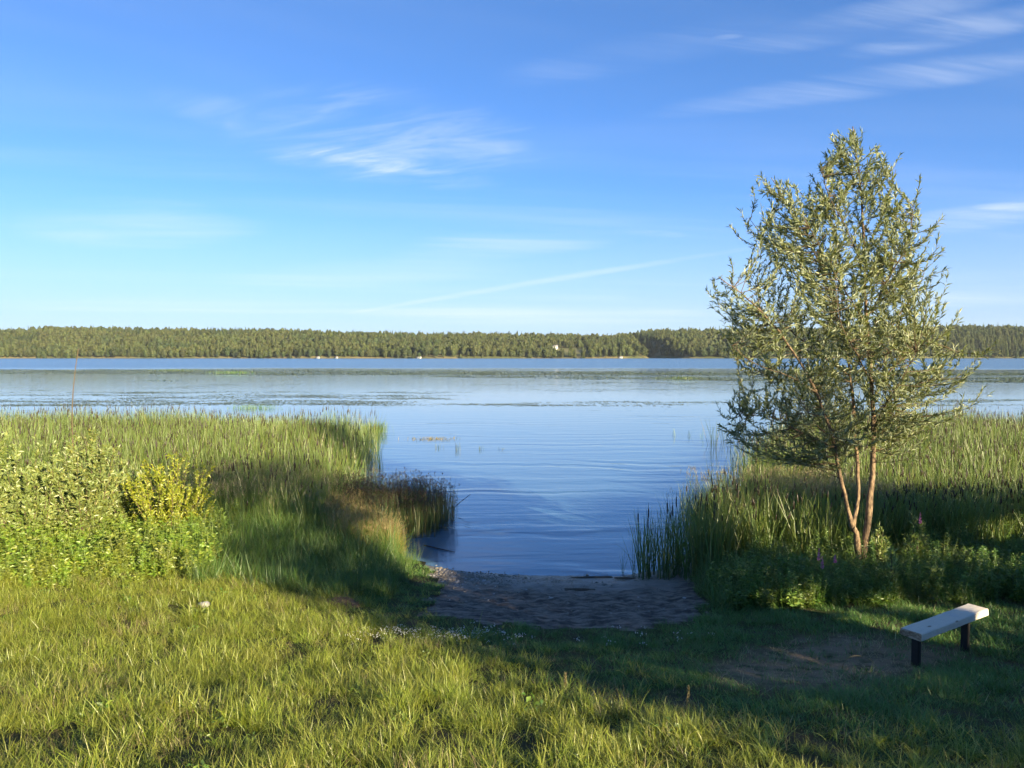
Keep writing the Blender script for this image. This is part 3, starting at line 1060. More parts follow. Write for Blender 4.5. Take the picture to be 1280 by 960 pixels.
# golden sedges and dark rushes on the left of the bay
poly = [(-5.6, 22.5), (-4.9, 19.8), (-4.1, 18.3), (-2.7, 18.6), (-2.7, 19.6), (-3.8, 21.3), (-4.6, 22.8)]
p_ = np.stack([RNG.uniform(-7, -2, 2200), RNG.uniform(17.5, 23, 2200)], 1)
p_ = p_[inside(poly, p_[:, 0], p_[:, 1])]
n = len(p_)
scatter('golden_sedge', np.column_stack([p_, np.maximum(H(p_[:, 0], p_[:, 1]), -0.05)]), rand_rot(n, 0.07), RNG.uniform(0.7, 1.05, n) * np.interp(p_[:, 0], [-6, -2.8], [1.1, 0.75]), RNG.integers(0, 4, n), T_SEDGE,
        'golden brown sedges at the left edge of the bay', 'sedge')
poly = [(-5.8, 25.5), (-5.4, 22.5), (-3.6, 20.6), (-2.2, 21.2), (-1.75, 23.2), (-2.2, 24.2), (-3.6, 25.8)]
p_ = np.stack([RNG.uniform(-6, -1.5, 620), RNG.uniform(20, 26, 620)], 1)
p_ = p_[inside(poly, p_[:, 0], p_[:, 1])]
n = len(p_)
scatter('dark_rushes', np.column_stack([p_, np.full(n, -0.02)]), rand_rot(n, 0.05), RNG.uniform(0.75, 1.1, n), RNG.integers(0, 5, n), T_RUSH,
        'dark thin rushes standing in the water left of the bay', 'rushes')

# ---- leafy herbs
def herb_field(n, x0, x1, y0, y1, ok):
    p = np.stack([RNG.uniform(x0, x1, n), RNG.uniform(y0, y1, n)], 1)
    return p[ok(p[:, 0], p[:, 1])]


p_ = np.concatenate([herb_field(950, 5.0, 15, 13.4, 18.8, lambda x, y: (x < 0.74 * y + 1) & (y > 13.2 + 0.05 * x) & ((x > 5.8) | (y < 16.5))),
                     herb_field(160, 4.0, 7, 13.6, 15.5, lambda x, y: x > 0)])
n = len(p_)
scatter('bank_herbs', np.column_stack([p_, H(p_[:, 0], p_[:, 1])]), rand_rot(n, 0.08), RNG.uniform(0.55, 1.1, n) * np.where((p_[:, 0] > 5.6) & (p_[:, 0] < 7.3) & (p_[:, 1] < 16.5), 0.75, 1.0), RNG.integers(0, 5, n), T_HERB, 'leafy green weeds below the willow and behind the bench', 'weeds')
p_ = herb_field(2100, -16, -5.8, 13.9, 20.5, lambda x, y: (x > -0.74 * y - 1) & (RNG.random(len(x)) < np.clip((y - 13.9 - 1.3 * vnoise(x * 0.9, y * 0.3, 51)) / 1.6, 0, 1)) & (x < -6.6 + 0.12 * (17 - y)))
n = len(p_)
scatter('meadow_herbs', np.column_stack([p_, H(p_[:, 0], p_[:, 1])]), rand_rot(n, 0.08), RNG.uniform(0.5, 1.3, n) * np.interp(p_[:, 1], [14.2, 16.0], [0.4, 1.0]), RNG.integers(0, 5, n), T_HERB2, 'bright leafy weeds in front of the willow bushes', 'weeds')

# ---- clover flowers, pebbles
g = Geo()
for _ in range(5):
    o_ = rdisk(1, 0.09)[0]
    hz_ = RNG.uniform(0.07, 0.12)
    th = np.linspace(0, 6.283, 7)[:-1]
    ring = np.stack([np.cos(th) * 0.012, np.sin(th) * 0.012, np.zeros(6)], 1)
    Vv = np.concatenate([o_ + [[0, 0, hz_ - 0.008]], o_ + ring + [0, 0, hz_ + 0.004], o_ + [[0, 0, hz_ + 0.016]]])
    Tt = [(0, 1 + (i + 1) % 6, 1 + i) for i in range(6)] + [(7, 1 + i, 1 + (i + 1) % 6) for i in range(6)]
    g.add(Vv, Tt, np.tile([1, 0.5, 0], (8, 1)))
clover = g.mesh('clover_kind', M['white_petal'])
cl = [ground_hit(RNG.uniform(440, 620) + RNG.normal(0, 12), RNG.normal(795, 5)) for _ in range(110)]
cl += [ground_hit(RNG.uniform(560, 900), RNG.normal(800, 7)) for _ in range(26)]
cl = np.array(cl)
cl = cl[~on_beach(cl[:, 0], cl[:, 1])]
scatter('clover_flowers', np.column_stack([cl[:, 0], cl[:, 1], H(cl[:, 0], cl[:, 1])]), rand_rot(len(cl), 0.1), RNG.uniform(0.45, 0.8, len(cl)), np.zeros(len(cl), int), [clover], 'tiny white clover flowers in the short grass above the beach', 'flowers')


def pebble(name, mat, seed):
    g = Geo()
    rng = np.random.default_rng(seed)
    nr, ns = 5, 8
    V = []
    sc = rng.uniform(0.6, 1.1, 3) * [1, 0.85, 0.55]
    for i in range(nr + 1):
        ph = math.pi * i / nr
        for j in range(ns):
            th = 2 * math.pi * j / ns
            v = np.array([math.sin(ph) * math.cos(th), math.sin(ph) * math.sin(th), math.cos(ph)]) * sc
            V.append(v * (1 + 0.18 * math.sin(3 * th + seed) * math.sin(ph)) + (rng.normal(0, 0.06, 3) if 0 < i < nr else 0))
    T = []
    for i in range(nr):
        for j in range(ns):
            a, b = i * ns + j, i * ns + (j + 1) % ns
            T += [(a, a + ns, b + ns), (a, b + ns, b)]
    g.add(V, T, np.tile([0.5, rng.random(), 0], (len(V), 1)))
    return g.mesh(name, mat, True)


T_PEB = [pebble('pebble_kind_%d' % i, M['paleStone'] if i == 2 else M['stone'], i + 3) for i in range(5)]
c0 = ground_hit(585, 722)
pp = np.stack([RNG.normal(c0[0] - 0.3, 0.62, 1500), RNG.normal(c0[1], 0.42, 1500)], 1)
pp = np.concatenate([pp, np.stack([RNG.uniform(-3.4, 3.6, 260), RNG.uniform(13.5, 17.8, 260)], 1)])
pp = pp[on_beach(pp[:, 0], pp[:, 1])]
n = len(pp)
scatter('beach_pebbles', np.column_stack([pp, beach_z(pp[:, 0], pp[:, 1])]), rand_rot(n, 0.3), np.clip(RNG.lognormal(-3.9, 0.45, n), 0.008, 0.06), RNG.integers(0, 5, n), T_PEB, 'pale gravel and pebbles on the left side of the beach', 'pebbles')

g = Geo()
n_ = 5
blades(g, rdisk(n_, 0.12) + [0, 0, 0.006], RNG.uniform(0, 6.283, n_), RNG.uniform(0.012, 0.03, n_), 6.0, 0.3, RNG.uniform(0.006, 0.012, n_), 3, taper=0.3)
straw_bits = g.mesh('straw_bits', M['dry'])
g = Geo()
blades(g, rdisk(n_, 0.15) + [0, 0, 0.006], RNG.uniform(0, 6.283, n_), RNG.uniform(0.012, 0.04, n_), 6.0, 0.3, RNG.uniform(0.008, 0.016, n_), 3, taper=0.3)
dark_bits = g.mesh('dark_bits', M['litter'])
pp = np.concatenate([np.stack([RNG.uniform(-3.6, 4.2, 150), RNG.uniform(12.3, 17.3, 150)], 1), np.stack([RNG.uniform(-2.5, 4.2, 160), RNG.normal(16.9, 0.22, 160)], 1)])
pp = pp[on_beach(pp[:, 0], pp[:, 1])]
n = len(pp)
scatter('beach_debris', np.column_stack([pp, beach_z(pp[:, 0], pp[:, 1])]), rand_rot(n, 0.04), RNG.uniform(0.5, 1.2, n), (RNG.random(n) < 0.6).astype(int), [straw_bits, dark_bits], 'scattered bits of straw and reed on the muddy beach', 'debris')

# ---- lily pads
def pad_cluster(name, n, lx, ly, upright):
    g = Geo()
    for i in range(n):
        c = np.array([RNG.normal(0, lx), RNG.normal(0, ly), 0.012 + 0.01 * RNG.random()])
        r = RNG.uniform(0.10, 0.2)
        a0 = RNG.uniform(0, 6.283)
        th = a0 + np.linspace(0.25, 6.03, 8)
        tl = RNG.normal(0, upright, 2)
        ring = np.stack([np.cos(th) * r, np.sin(th) * r, np.zeros(8)], 1)
        ring[:, 2] = ring[:, 0] * tl[0] + ring[:, 1] * tl[1] + abs(tl[0]) * r + abs(tl[1]) * r
        V = np.concatenate([[[0, 0, (abs(tl[0]) + abs(tl[1])) * r]], ring]) + c
        T = [(0, j + 1, j + 2) for j in range(7)]
        C = np.tile([RNG.random(), RNG.random(), 0], (9, 1))
        g.add(V, T, C)
    return g.mesh(name, M['pad'])


T_PAD = [pad_cluster('pad_kind_%d' % i, 60, 2.2, 1.0, 0.03) for i in range(4)]
T_PAD += [pad_cluster('pad_raised_%d' % i, 80, 2.0, 1.0, 0.10) for i in range(2)]


def band(n, y0, y1, dens, seed, fx, fy, th):
    y = 1 / RNG.uniform(1 / y1, 1 / y0, n)
    x = RNG.uniform(-0.76, 0.76, n) * y
    ok = (vnoise(x * fx, y * fy, seed) * 0.65 + vnoise(x * fx * 3, y * fy * 3, seed + 1) * 0.35 > th)
    return x[ok], y[ok]


def px_y(py):
    return CAMZ / -ray(640, py)[2]


x1, y1 = band(1700, px_y(469), px_y(461.5), 1, 31, 0.006, 0.02, 0.30)
k1 = (y1 < np.interp(640 + 961 * x1 / y1, [0, 300, 640, 900, 1280], [px_y(461), px_y(462), px_y(463.5), px_y(465), px_y(466)])) & (y1 > np.interp(640 + 961 * x1 / y1, [0, 300, 640, 900, 1280], [px_y(467), px_y(468.5), px_y(472.5), px_y(476), px_y(478)]))
x1b, y1b = band(1300, px_y(478), px_y(466), 1, 33, 0.006, 0.03, 0.34)
k1b = (640 + 961 * x1b / y1b > 500) & (y1b > np.interp(640 + 961 * x1b / y1b, [0, 500, 640, 900, 1280], [px_y(467), px_y(471), px_y(473), px_y(476), px_y(478)]))
x2, y2 = band(800, px_y(507), px_y(474), 1, 35, 0.020, 0.12, 0.60)
x3, y3 = band(800, px_y(507), px_y(490), 1, 37, 0.03, 0.3, 0.55)
k3 = (640 + 961 * x3 / y3 < 560)
x = np.concatenate([x1[k1], x1b[k1b], x2, x3[k3]])
y = np.concatenate([y1[k1], y1b[k1b], y2, y3[k3]])
n = len(x)
far_b = y > 140
idx = np.where(far_b & (RNG.random(n) < 0.22), RNG.integers(4, 6, n), RNG.integers(0, 4, n))
rot = np.stack([np.zeros(n), np.zeros(n), RNG.normal(0, 0.3, n)], 1)
scatter('lily_pads', np.column_stack([x, y, np.zeros(n)]), rot, np.where(far_b, 1.25, RNG.uniform(0.6, 1.0, n)), idx, T_PAD, 'streaks of floating lily pads across the open lake', 'lily pads')

# ---- far forest
def far_tree(name, kind, seed):
    g = Geo()
    rng = np.random.default_rng(seed)
    if kind == 'conifer':
        hh, ww, n = 19.0, 3.0, 240
        z = hh * (0.12 + 0.88 * (1 - np.sqrt(rng.random(n))))
        rr = ww * (1 - z / hh) ** 0.8 + 0.15
    else:
        hh, ww, n = 16.0, 4.0, 300
        u = rng.random(n)
        z = hh * (0.16 + 0.84 * u)
        rr = ww * np.sin(np.clip((u * 0.94 + 0.06), 0, 1) * math.pi) ** 0.55
    a = rng.uniform(0, 6.283, n)
    lob = 1 + 0.22 * np.sin(3 * a + seed) * np.sin(z * 0.9 + seed)
    q = rr * lob * (0.55 + 0.45 * np.sqrt(rng.random(n)))
    c = np.stack([np.cos(a) * q, np.sin(a) * q, z], 1)
    s = (0.75 if kind == 'conifer' else 0.95) * rng.uniform(0.6, 1.3, n)[:, None]
    nrm = np.stack([np.cos(a), np.sin(a), rng.uniform(0.1, 1.1, n)], 1) + rng.normal(0, 0.35, (n, 3))
    nrm /= np.linalg.norm(nrm, axis=1)[:, None]
    e1 = np.cross(nrm, rng.normal(0, 1, (n, 3)))
    e1 /= np.linalg.norm(e1, axis=1)[:, None]
    e2 = np.cross(nrm, e1)
    V = np.stack([c + e1 * s, c - e1 * s * 0.6 + e2 * s, c - e1 * s * 0.6 - e2 * s, c + nrm * s * 0.3 - e1 * s * 0.1], 1)
    t = np.array([(0, 1, 3), (1, 2, 3), (2, 0, 3)])
    T = (np.arange(n)[:, None, None] * 4 + t[None]).reshape(-1, 3)
    C = np.stack([np.repeat((z / hh)[:, None], 4, 1), np.repeat(rng.random(n)[:, None], 4, 1), np.zeros((n, 4))], 2)
    g.add(V.reshape(-1, 3), T, C.reshape(-1, 3))
    return g


T_FAR, FAR_TRUNK = [], []
for i in range(7):
    kd = 'conifer' if i >= 5 else 'leaf'
    T_FAR.append(far_tree('far_tree_kind_%d' % i, kd, 40 + i).mesh('far_tree_kind_%d' % i, M['far']))
g = Geo()
tube(g, [(0, 0, -1), (0.1, 0, 3), (0, 0.1, 9)], [0.28, 0.22, 0.1], 6)
FAR_TRUNK = g.mesh('far_trunk', M['darkwood'])
HOUSE_PX = (694, 432)
hd = 1760.0
hx = ray(*HOUSE_PX)[0] * hd
fx = RNG.uniform(-1750, 1750, 26000)
fy = 1606 + RNG.random(26000) ** 1.15 * 700
ok = (fy > far_shore(fx) + 3) & (np.abs(fx) < 0.72 * fy + 60)
# a clearing with a house, open towards the water
clear = (np.abs(fx - hx - 26 - 0.12 * (hd - fy)) < 42) & (fy < hd + 22) & (fy > far_shore(fx) + 28)
ok &= ~clear
fx, fy = fx[ok], fy[ok]
n = len(fx)
fz = far_h(fx, fy)
idx = np.where(vnoise(fx * 0.006, fy * 0.006, 41) + RNG.normal(0, 0.15, n) > 0.62, RNG.integers(5, 7, n), RNG.integers(0, 5, n))
scatter('far_forest', np.column_stack([fx, fy, fz - 0.5]), np.stack([np.zeros(n), np.zeros(n), RNG.uniform(0, 6.28, n)], 1), np.clip(RNG.lognormal(0.02, 0.28, n), 0.5, 1.8) * 1.15, idx, T_FAR, 'mixed green forest covering the hills across the lake', 'forest', sclz=np.clip(RNG.lognormal(-0.03, 0.22, n), 0.5, 1.5))
# the front row on the far shore, tree by tree
kinds = ['rounded pale green tree at the water line of the far shore', 'broad olive green tree at the water line of the far shore', 'full leafy tree at the water line of the far shore', 'bushy green tree at the water line of the far shore', 'uneven leafy tree at the water line of the far shore', 'slender pointed conifer at the water line of the far shore', 'narrow dark conifer at the water line of the far shore']
x = -1190.0
while x < 1290:
    x += RNG.uniform(9, 22)
    i = int(RNG.choice(7, p=[.2, .2, .17, .15, .14, .07, .07]))
    yv = float(far_shore(x)) + RNG.uniform(-1.0, 5)
    e = empty('shore_tree', (x, yv, float(far_h(x, yv)) - 0.3), RNG.uniform(0, 6.28))
    sc = RNG.uniform(0.7, 1.5)
    e.scale = (sc * 1.25, sc * 1.25, sc)
    obj('crown', T_FAR[i], e)
    obj('trunk', FAR_TRUNK, e)
    tag(e, kinds[i], 'tree', 'trees along the far shore')


# ---- houses far across the lake
def box(g, x0, x1, y0, y1, z0, z1):
    V = [(x, y, z) for x in (x0, x1) for y in (y0, y1) for z in (z0, z1)]
    T = [(0, 1, 3), (0, 3, 2), (4, 6, 7), (4, 7, 5), (0, 4, 5), (0, 5, 1), (2, 3, 7), (2, 7, 6), (0, 2, 6), (0, 6, 4), (1, 5, 7), (1, 7, 3)]
    g.add(V, T, np.tile([0.5, 0.5, 0], (8, 1)))


def box_mesh(name, mat, *a):
    g = Geo()
    box(g, *a)
    return g.mesh(name, mat)


def house(loc, w, d, h, rh, label, wins, door=True):
    e = empty('house', loc)
    obj('wall', box_mesh('wall', M['wall'], -w / 2, w / 2, -d / 2, d / 2, -1, h), e)
    g = Geo()
    o_ = 0.35
    V = [(-w / 2 - o_, -d / 2 - o_, h), (w / 2 + o_, -d / 2 - o_, h), (w / 2 + o_, d / 2 + o_, h), (-w / 2 - o_, d / 2 + o_, h), (-w / 2 - o_, 0, h + rh), (w / 2 + o_, 0, h + rh)]
    g.add(np.array(V) + [0, 0, 0.01], [(0, 1, 5), (0, 5, 4), (2, 3, 4), (2, 4, 5), (0, 4, 3), (1, 2, 5), (0, 3, 2), (0, 2, 1)], np.tile([.5, .5, 0], (6, 1)))
    obj('roof', g.mesh('roof', M['roof']), e)
    wm = box_mesh('window', M['glass'], -0.6, 0.6, -0.03, 0.03, 0, 1.4)
    for wx in wins:
        obj('window', wm, e, (wx, -d / 2 - 0.03, h * 0.42))
    if door:
        obj('door', box_mesh('door', M['darkwood'], -0.5, 0.5, -0.04, 0.04, 0, 2.1), e, (w * 0.02, -d / 2 - 0.04, 0))
    return tag(e, label, 'house', 'buildings on the far shore')


house((hx, hd, float(far_h(hx, hd))), 12, 9, 6.5, 4, 'white house on the hillside clearing across the lake', (-4.5, -2, 2.4, 4.6))
for (hpx, w_, h_, lb) in ((403, 6, 2.6, 'leftmost small white cabin at the far water line'), (425, 5, 2.4, 'small white cabin right beside the leftmost one on the far shore'),
                          (527, 9, 3.0, 'long low white boathouse at the far water line below the forest'), (776, 7, 2.6, 'small white cabin on the far shore near the dark inlet')):
    xx = ray(hpx, 447)[0] * 1625
    yy_ = float(far_shore(xx)) - 1.0
    house((xx, yy_, 0.4), w_, 5, h_, 1.6, lb, (-w_ * 0.3, w_ * 0.3))

# ---- willow tree on the right
WD = 17.0
base = ground_hit(1076, 712)
WD = base[1]


def wp(px, py, dy=0.0):
    q_ = at(px, py, WD + dy)
    return q_


tree = empty('willow_tree', base)
org = np.array(base)
limbs = []


def limb(name, pts, r0, r1, kind='limb', n=26, sides=8, parent=tree):
    path = smooth_path(pts, n)
    path[1:-1] += RNG.normal(0, 0.008, (n - 2, 3))
    rad = r0 + (r1 - r0) * np.linspace(0, 1, n) ** 0.85
    g = Geo()
    tube(g, path - org, rad, sides, wob=0.10)
    limbs.append(path)
    return obj(name, g.mesh(name, M['bark'] if r0 > 0.03 else M['twig'], True), parent)


b0 = base - [0, 0, 0.15]
limb('trunk', [b0 + [0.06, 0, 0], wp(1080, 690, 0), wp(1086, 640, -0.05), wp(1092, 560, 0), wp(1090, 480, .05), wp(1083, 400, .1), wp(1080, 320, .1), wp(1076, 240, .05), wp(1066, 158, 0)], 0.078, 0.010, n=40, sides=10)
limb('trunk', [b0 + [-0.07, -0.02, 0], wp(1073, 692, -.02), wp(1069, 665, -.1), wp(1064, 655, -.1)], 0.070, 0.060, n=12, sides=10)
limb('trunk', [wp(1066, 662, -.1), wp(1071, 630, .05), wp(1072, 580, .15), wp(1069, 540, .25), wp(1063, 470, .4), wp(1045, 390, .5), wp(1020, 320, .5), wp(995, 270, .45), wp(964, 222, .4)], 0.047, 0.008, n=36, sides=9)
limb('trunk', [wp(1068, 664, -.1), wp(1058, 630, -.25), wp(1050, 590, -.45), wp(1040, 545, -.6), wp(1015, 480, -.8), wp(970, 410, -.9), wp(930, 370, -.9), wp(898, 346, -.9)], 0.050, 0.008, n=36, sides=9)
for pts, r0 in [
    ([wp(1090, 500, 0), wp(1120, 455, -.3), wp(1160, 430, -.5), wp(1200, 440, -.6)], 0.035),
    ([wp(1090, 520, 0), wp(1125, 490, .3), wp(1165, 475, .5), wp(1204, 472, .6)], 0.03),
    ([wp(1088, 450, 0), wp(1120, 400, .4), wp(1150, 355, .6), wp(1160, 330, .6)], 0.03),
    ([wp(1083, 400, 0), wp(1110, 350, -.4), wp(1135, 300, -.5), wp(1142, 258, -.5)], 0.03),
    ([wp(1079, 320, 0), wp(1098, 280, .2), wp(1112, 240, .3), wp(1120, 212, .3)], 0.022),
    ([wp(1078, 330, 0), wp(1055, 280, -.2), wp(1035, 240, -.3), wp(1026, 212, -.3)], 0.022),
    ([wp(1084, 410, 0), wp(1055, 360, -.6), wp(1030, 320, -.8), wp(1012, 285, -.8)], 0.028),
    ([wp(1020, 490, -.8), wp(985, 470, -1.1), wp(945, 455, -1.2), wp(915, 432, -1.2)], 0.026),
    ([wp(1045, 560, -.6), wp(1000, 540, -.4), wp(960, 520, -.2), wp(925, 520, 0)], 0.026),
    ([wp(1063, 470, .4), wp(1020, 440, .9), wp(975, 400, 1.2), wp(940, 350, 1.2)], 0.03),
    ([wp(1045, 390, .5), wp(1000, 350, .9), wp(965, 310, 1.0), wp(938, 275, 1.0)], 0.026),
    ([wp(1068, 540, .25), wp(1040, 510, .9), wp(1000, 480, 1.3), wp(960, 470, 1.5)], 0.028),
    ([wp(1091, 540, 0), wp(1110, 500, -.8), wp(1130, 470, -1.2), wp(1145, 440, -1.3)], 0.026),
    ([wp(1090, 480, 0), wp(1070, 440, -.8), wp(1050, 400, -1.2), wp(1045, 350, -1.2)], 0.028),
    ([wp(1090, 480, 0), wp(1110, 440, .9), wp(1125, 400, 1.3), wp(1130, 360, 1.3)], 0.028),
    ([wp(1040, 545, -.6), wp(1030, 540, -1.0), wp(1020, 530, -1.3), wp(1000, 500, -1.5)], 0.02),
]:
    limb('limb', pts, r0 * 0.75, 0.005, n=16, sides=6)

OUT = [(1065, 172), (1088, 190), (1118, 212), (1112, 250), (1142, 262), (1145, 300), (1150, 340), (1155, 380), (1166, 412), (1188, 445), (1192, 480), (1165, 505), (1150, 535), (1112, 572), (1088, 552), (1060, 555), (1042, 592), (1015, 575),
       (985, 565), (945, 568), (912, 560), (922, 515), (940, 480), (925, 440), (905, 400), (898, 350), (925, 352), (942, 365), (938, 315), (932, 275), (945, 262), (960, 222), (978, 235), (1000, 268), (1012, 285), (1018, 262), (1024, 212), (1040, 200), (1050, 170)]
OUTW = [(wp(a, b)[0], wp(a, b)[2]) for a, b in OUT]
LP = np.concatenate([l[3:] for l in limbs if len(l) > 12])
gt, gl_ = Geo(), Geo()
ntw = 0
while ntw < 1300:
    px, pz = RNG.uniform(4.3, 10.5), RNG.uniform(2.8, 10.3)
    if not inside(OUTW, np.array([px]), np.array([pz]))[0]:
        continue
    topness = np.clip((pz - 3) / 7, 0, 1)
    if vnoise(px * 1.7, pz * 1.7, 61) * 0.7 + vnoise(px * 4, pz * 4, 62) * 0.3 < 0.36:      # gaps between the clumps
        continue
    # fewer twigs high up
    if RNG.random() > 1.0 - 0.15 * topness:
        continue
    hw = np.interp(pz, [2.8, 4.5, 6.5, 8, 10.3], [1.1, 1.9, 1.5, 0.9, 0.25])
    P1 = np.array([px, WD + RNG.normal(0, hw * 0.5), pz])
    dv = P1 - LP
    dist = np.linalg.norm(dv, axis=1) + np.where(dv[:, 2] < 0.15, 2.0 * (0.15 - dv[:, 2]), 0)
    j = int(np.argmin(dist + RNG.uniform(0, 0.25, len(dist))))
    Q = LP[j]
    ln = np.linalg.norm(P1 - Q)
    if ln > 2.0 or ln < 0.12:
        continue
    midp = (P1 + Q) / 2 + np.array([0, 0, -0.10 * ln]) + RNG.normal(0, 0.05, 3)
    upv = (P1 - Q) / ln * 0.5 + np.array([0, 0, 0.55]) + RNG.normal(0, 0.22, 3)
    upv /= np.linalg.norm(upv)
    P2 = P1 + upv * RNG.uniform(0.15, 0.40)
    path = smooth_path([Q, midp, P1, P2], 9)
    tube(gt, path - org, np.linspace(0.007, 0.002, 9), 4, RNG.random(), cap=False)
    nl = int(RNG.uniform(38, 60))
    s_ = RNG.uniform(0.20, 1.0, nl)
    ii = s_ * 8
    i0 = np.minimum(ii.astype(int), 7)
    pos = path[i0] * (1 - (ii - i0))[:, None] + path[i0 + 1] * (ii - i0)[:, None]
    tg = path[i0 + 1] - path[i0]
    tg /= np.linalg.norm(tg, axis=1)[:, None]
    d = tg * 1.0 + RNG.normal(0, 0.48, (nl, 3)) + [0, 0, 0.25]
    leaves(gl_, pos - org, d, RNG.uniform(0.10, 0.18, nl), RNG.uniform(0.017, 0.029, nl), droop=0.15)
    ntw += 1
tag(obj('twigs', gt.mesh('twigs', M['twig']), tree), kind='stuff')
tag(obj('leaves', gl_.mesh('leaves', M['willow']), tree), kind='stuff')
tag(tree, 'slender three stemmed willow tree with narrow silvery leaves on the right bank', 'tree')

# ---- bench
nl_ = ground_hit(1152, 836)
n0 = at(1152, 797.5, 0)  # direction only
topz = nl_[2] + 0.47


def on_plane(px, py, z):
    v = ray(px, py)
    d = (z - CAMZ) / v[2]
    return np.array([v[0] * d, d, z])


A = on_plane(1152, 793, topz)            # near front corner
B = on_plane(1236, 761, topz)            # far front corner
Cc = on_plane(1127, 786, topz)           # near back corner
ux = (B - A) / np.linalg.norm(B - A)
Lb = float(np.linalg.norm(B - A))
vy = np.array([-ux[1], ux[0], 0])
Wb = 0.30
TH = 0.105
bench = empty('bench', (A[0], A[1], float(nl_[2])), math.atan2(ux[1], ux[0]))
bz = topz - nl_[2]
import bmesh
bm = bmesh.new()
nseg = 26
secs = []
for i in range(nseg + 1):
    x_i = Lb * i / nseg
    e0 = 0.0
    prof = []
    ww = Wb + 0.003 * math.sin(i * 0.5)
    for (yy0, zz0) in ((0.012, 0), (0, -0.012), (0, -TH + 0.012), (0.014, -TH), (ww * 0.35, -TH - 0.003), (ww * 0.7, -TH + 0.002), (ww - 0.02, -TH), (ww, -TH + 0.03), (ww - 0.004, -0.02), (ww - 0.016, 0), (ww * 0.66, 0.002), (ww * 0.33, 0.003)):
        xo = 0
        if i == 0:
            xo = random.uniform(0.0, 0.016) + (0.03 if zz0 < -0.08 and yy0 > 0.05 else 0)
        if i == nseg:
            xo = random.uniform(-0.008, 0)
        prof.append(bm.verts.new((x_i + xo, yy0 + random.gauss(0, 0.0012), bz + zz0 + random.gauss(0, 0.0012) + 0.0012 * math.sin(i * 0.35))))
    secs.append(prof)
for i in range(nseg):
    for j in range(12):
        bm.faces.new((secs[i][j], secs[i][(j + 1) % 12], secs[i + 1][(j + 1) % 12], secs[i + 1][j]))
f1 = bm.faces.new(secs[0][::-1])
f2 = bm.faces.new(secs[-1])
f1.material_index = f2.material_index = 1
bmesh.ops.recalc_face_normals(bm, faces=bm.faces)
me = bpy.data.meshes.new('seat_plank')
bm.to_mesh(me)
bm.free()
me.materials.append(M['wood'])
me.materials.append(M['endgrain'])
obj('seat', me, bench)


def post(w, d_, h0, h1):
    bm = bmesh.new()
    bmesh.ops.create_cube(bm, size=1)
    for v in bm.verts:
        v.co.x *= w
        v.co.y *= d_
        v.co.z = h0 if v.co.z < 0 else h1
    bmesh.ops.bevel(bm, geom=list(bm.edges), offset=0.006, segments=2, affect='EDGES')
    me = bpy.data.meshes.new('leg')
    bm.to_mesh(me)
    bm.free()
    me.materials.append(M['leg'])
    return me


lm = post(0.07, 0.10, -0.3, bz - TH + 0.002)
obj('leg', lm, bench, (0.06, 0.10, 0))
obj('leg', lm, bench, (Lb - 0.36, 0.15, 0))
tag(bench, 'simple bench of one thick pale plank on dark posts beside the lake', 'bench')

# ---- bushes on the left
def bush(name, loc, h, w, stems, mat, leaf, lw, label, cat='bush', per=34, stemmat=None, upright=0.55, twigs=5):
    e = empty(name, loc)
    gs, gl2 = Geo(), Geo()
    for s in range(stems):
        a = RNG.uniform(0, 6.283)
        sp = RNG.uniform(0.1, 1.0) * w / 2
        b = np.array([math.cos(a), math.sin(a), 0]) * min(0.15, w * 0.1)
        top = np.array([math.cos(a) * sp, math.sin(a) * sp, h * RNG.uniform(0.45, 1.0) * (1 - 0.25 * (sp / (w / 2)) ** 2)])
        path = smooth_path([b, b * 0.5 + top * 0.5 + [0, 0, -0.08 * h] + RNG.normal(0, 0.04, 3), top], 10)
        tube(gs, path, np.linspace(0.014, 0.003, 10), 5, RNG.random())
        for t_ in range(twigs):
            i = RNG.integers(1, 9)
            q0 = path[i]
            dv = np.array([math.cos(a), math.sin(a), 0]) * 0.3 + RNG.normal(0, 0.4, 3)
            dv[2] = abs(dv[2]) + upright
            dv /= np.linalg.norm(dv)
            q1 = q0 + dv * RNG.uniform(0.2, 0.5) * min(1, h / 1.6)
            tube(gs, [q0, (q0 + q1) / 2, q1], [0.005, 0.004, 0.002], 4, RNG.random(), cap=False)
            n_ = per // 2
            s_ = RNG.uniform(0.1, 1, n_)
            leaves(gl2, q0 + (q1 - q0) * s_[:, None], dv + RNG.normal(0, 0.55, (n_, 3)), leaf * RNG.uniform(0.6, 1.2, n_), lw * RNG.uniform(0.7, 1.2, n_))
        n_ = per
        s_ = RNG.uniform(3, 9, n_)
        i0 = np.minimum(s_.astype(int), 8)
        pos = path[i0] * (1 - (s_ - i0))[:, None] + path[i0 + 1] * (s_ - i0)[:, None]
        leaves(gl2, pos, np.array([math.cos(a) * 0.4, math.sin(a) * 0.4, 0.8]) + RNG.normal(0, 0.6, (n_, 3)), leaf * RNG.uniform(0.6, 1.2, n_), lw * RNG.uniform(0.7, 1.2, n_))
    tag(obj('stems', gs.mesh('stems', stemmat or M['twig'], True), e), kind='stuff')
    tag(obj('foliage', gl2.mesh('foliage', mat), e), kind='stuff')
    return tag(e, label, cat)


def gp(px, py):
    return ground_hit(px, py)


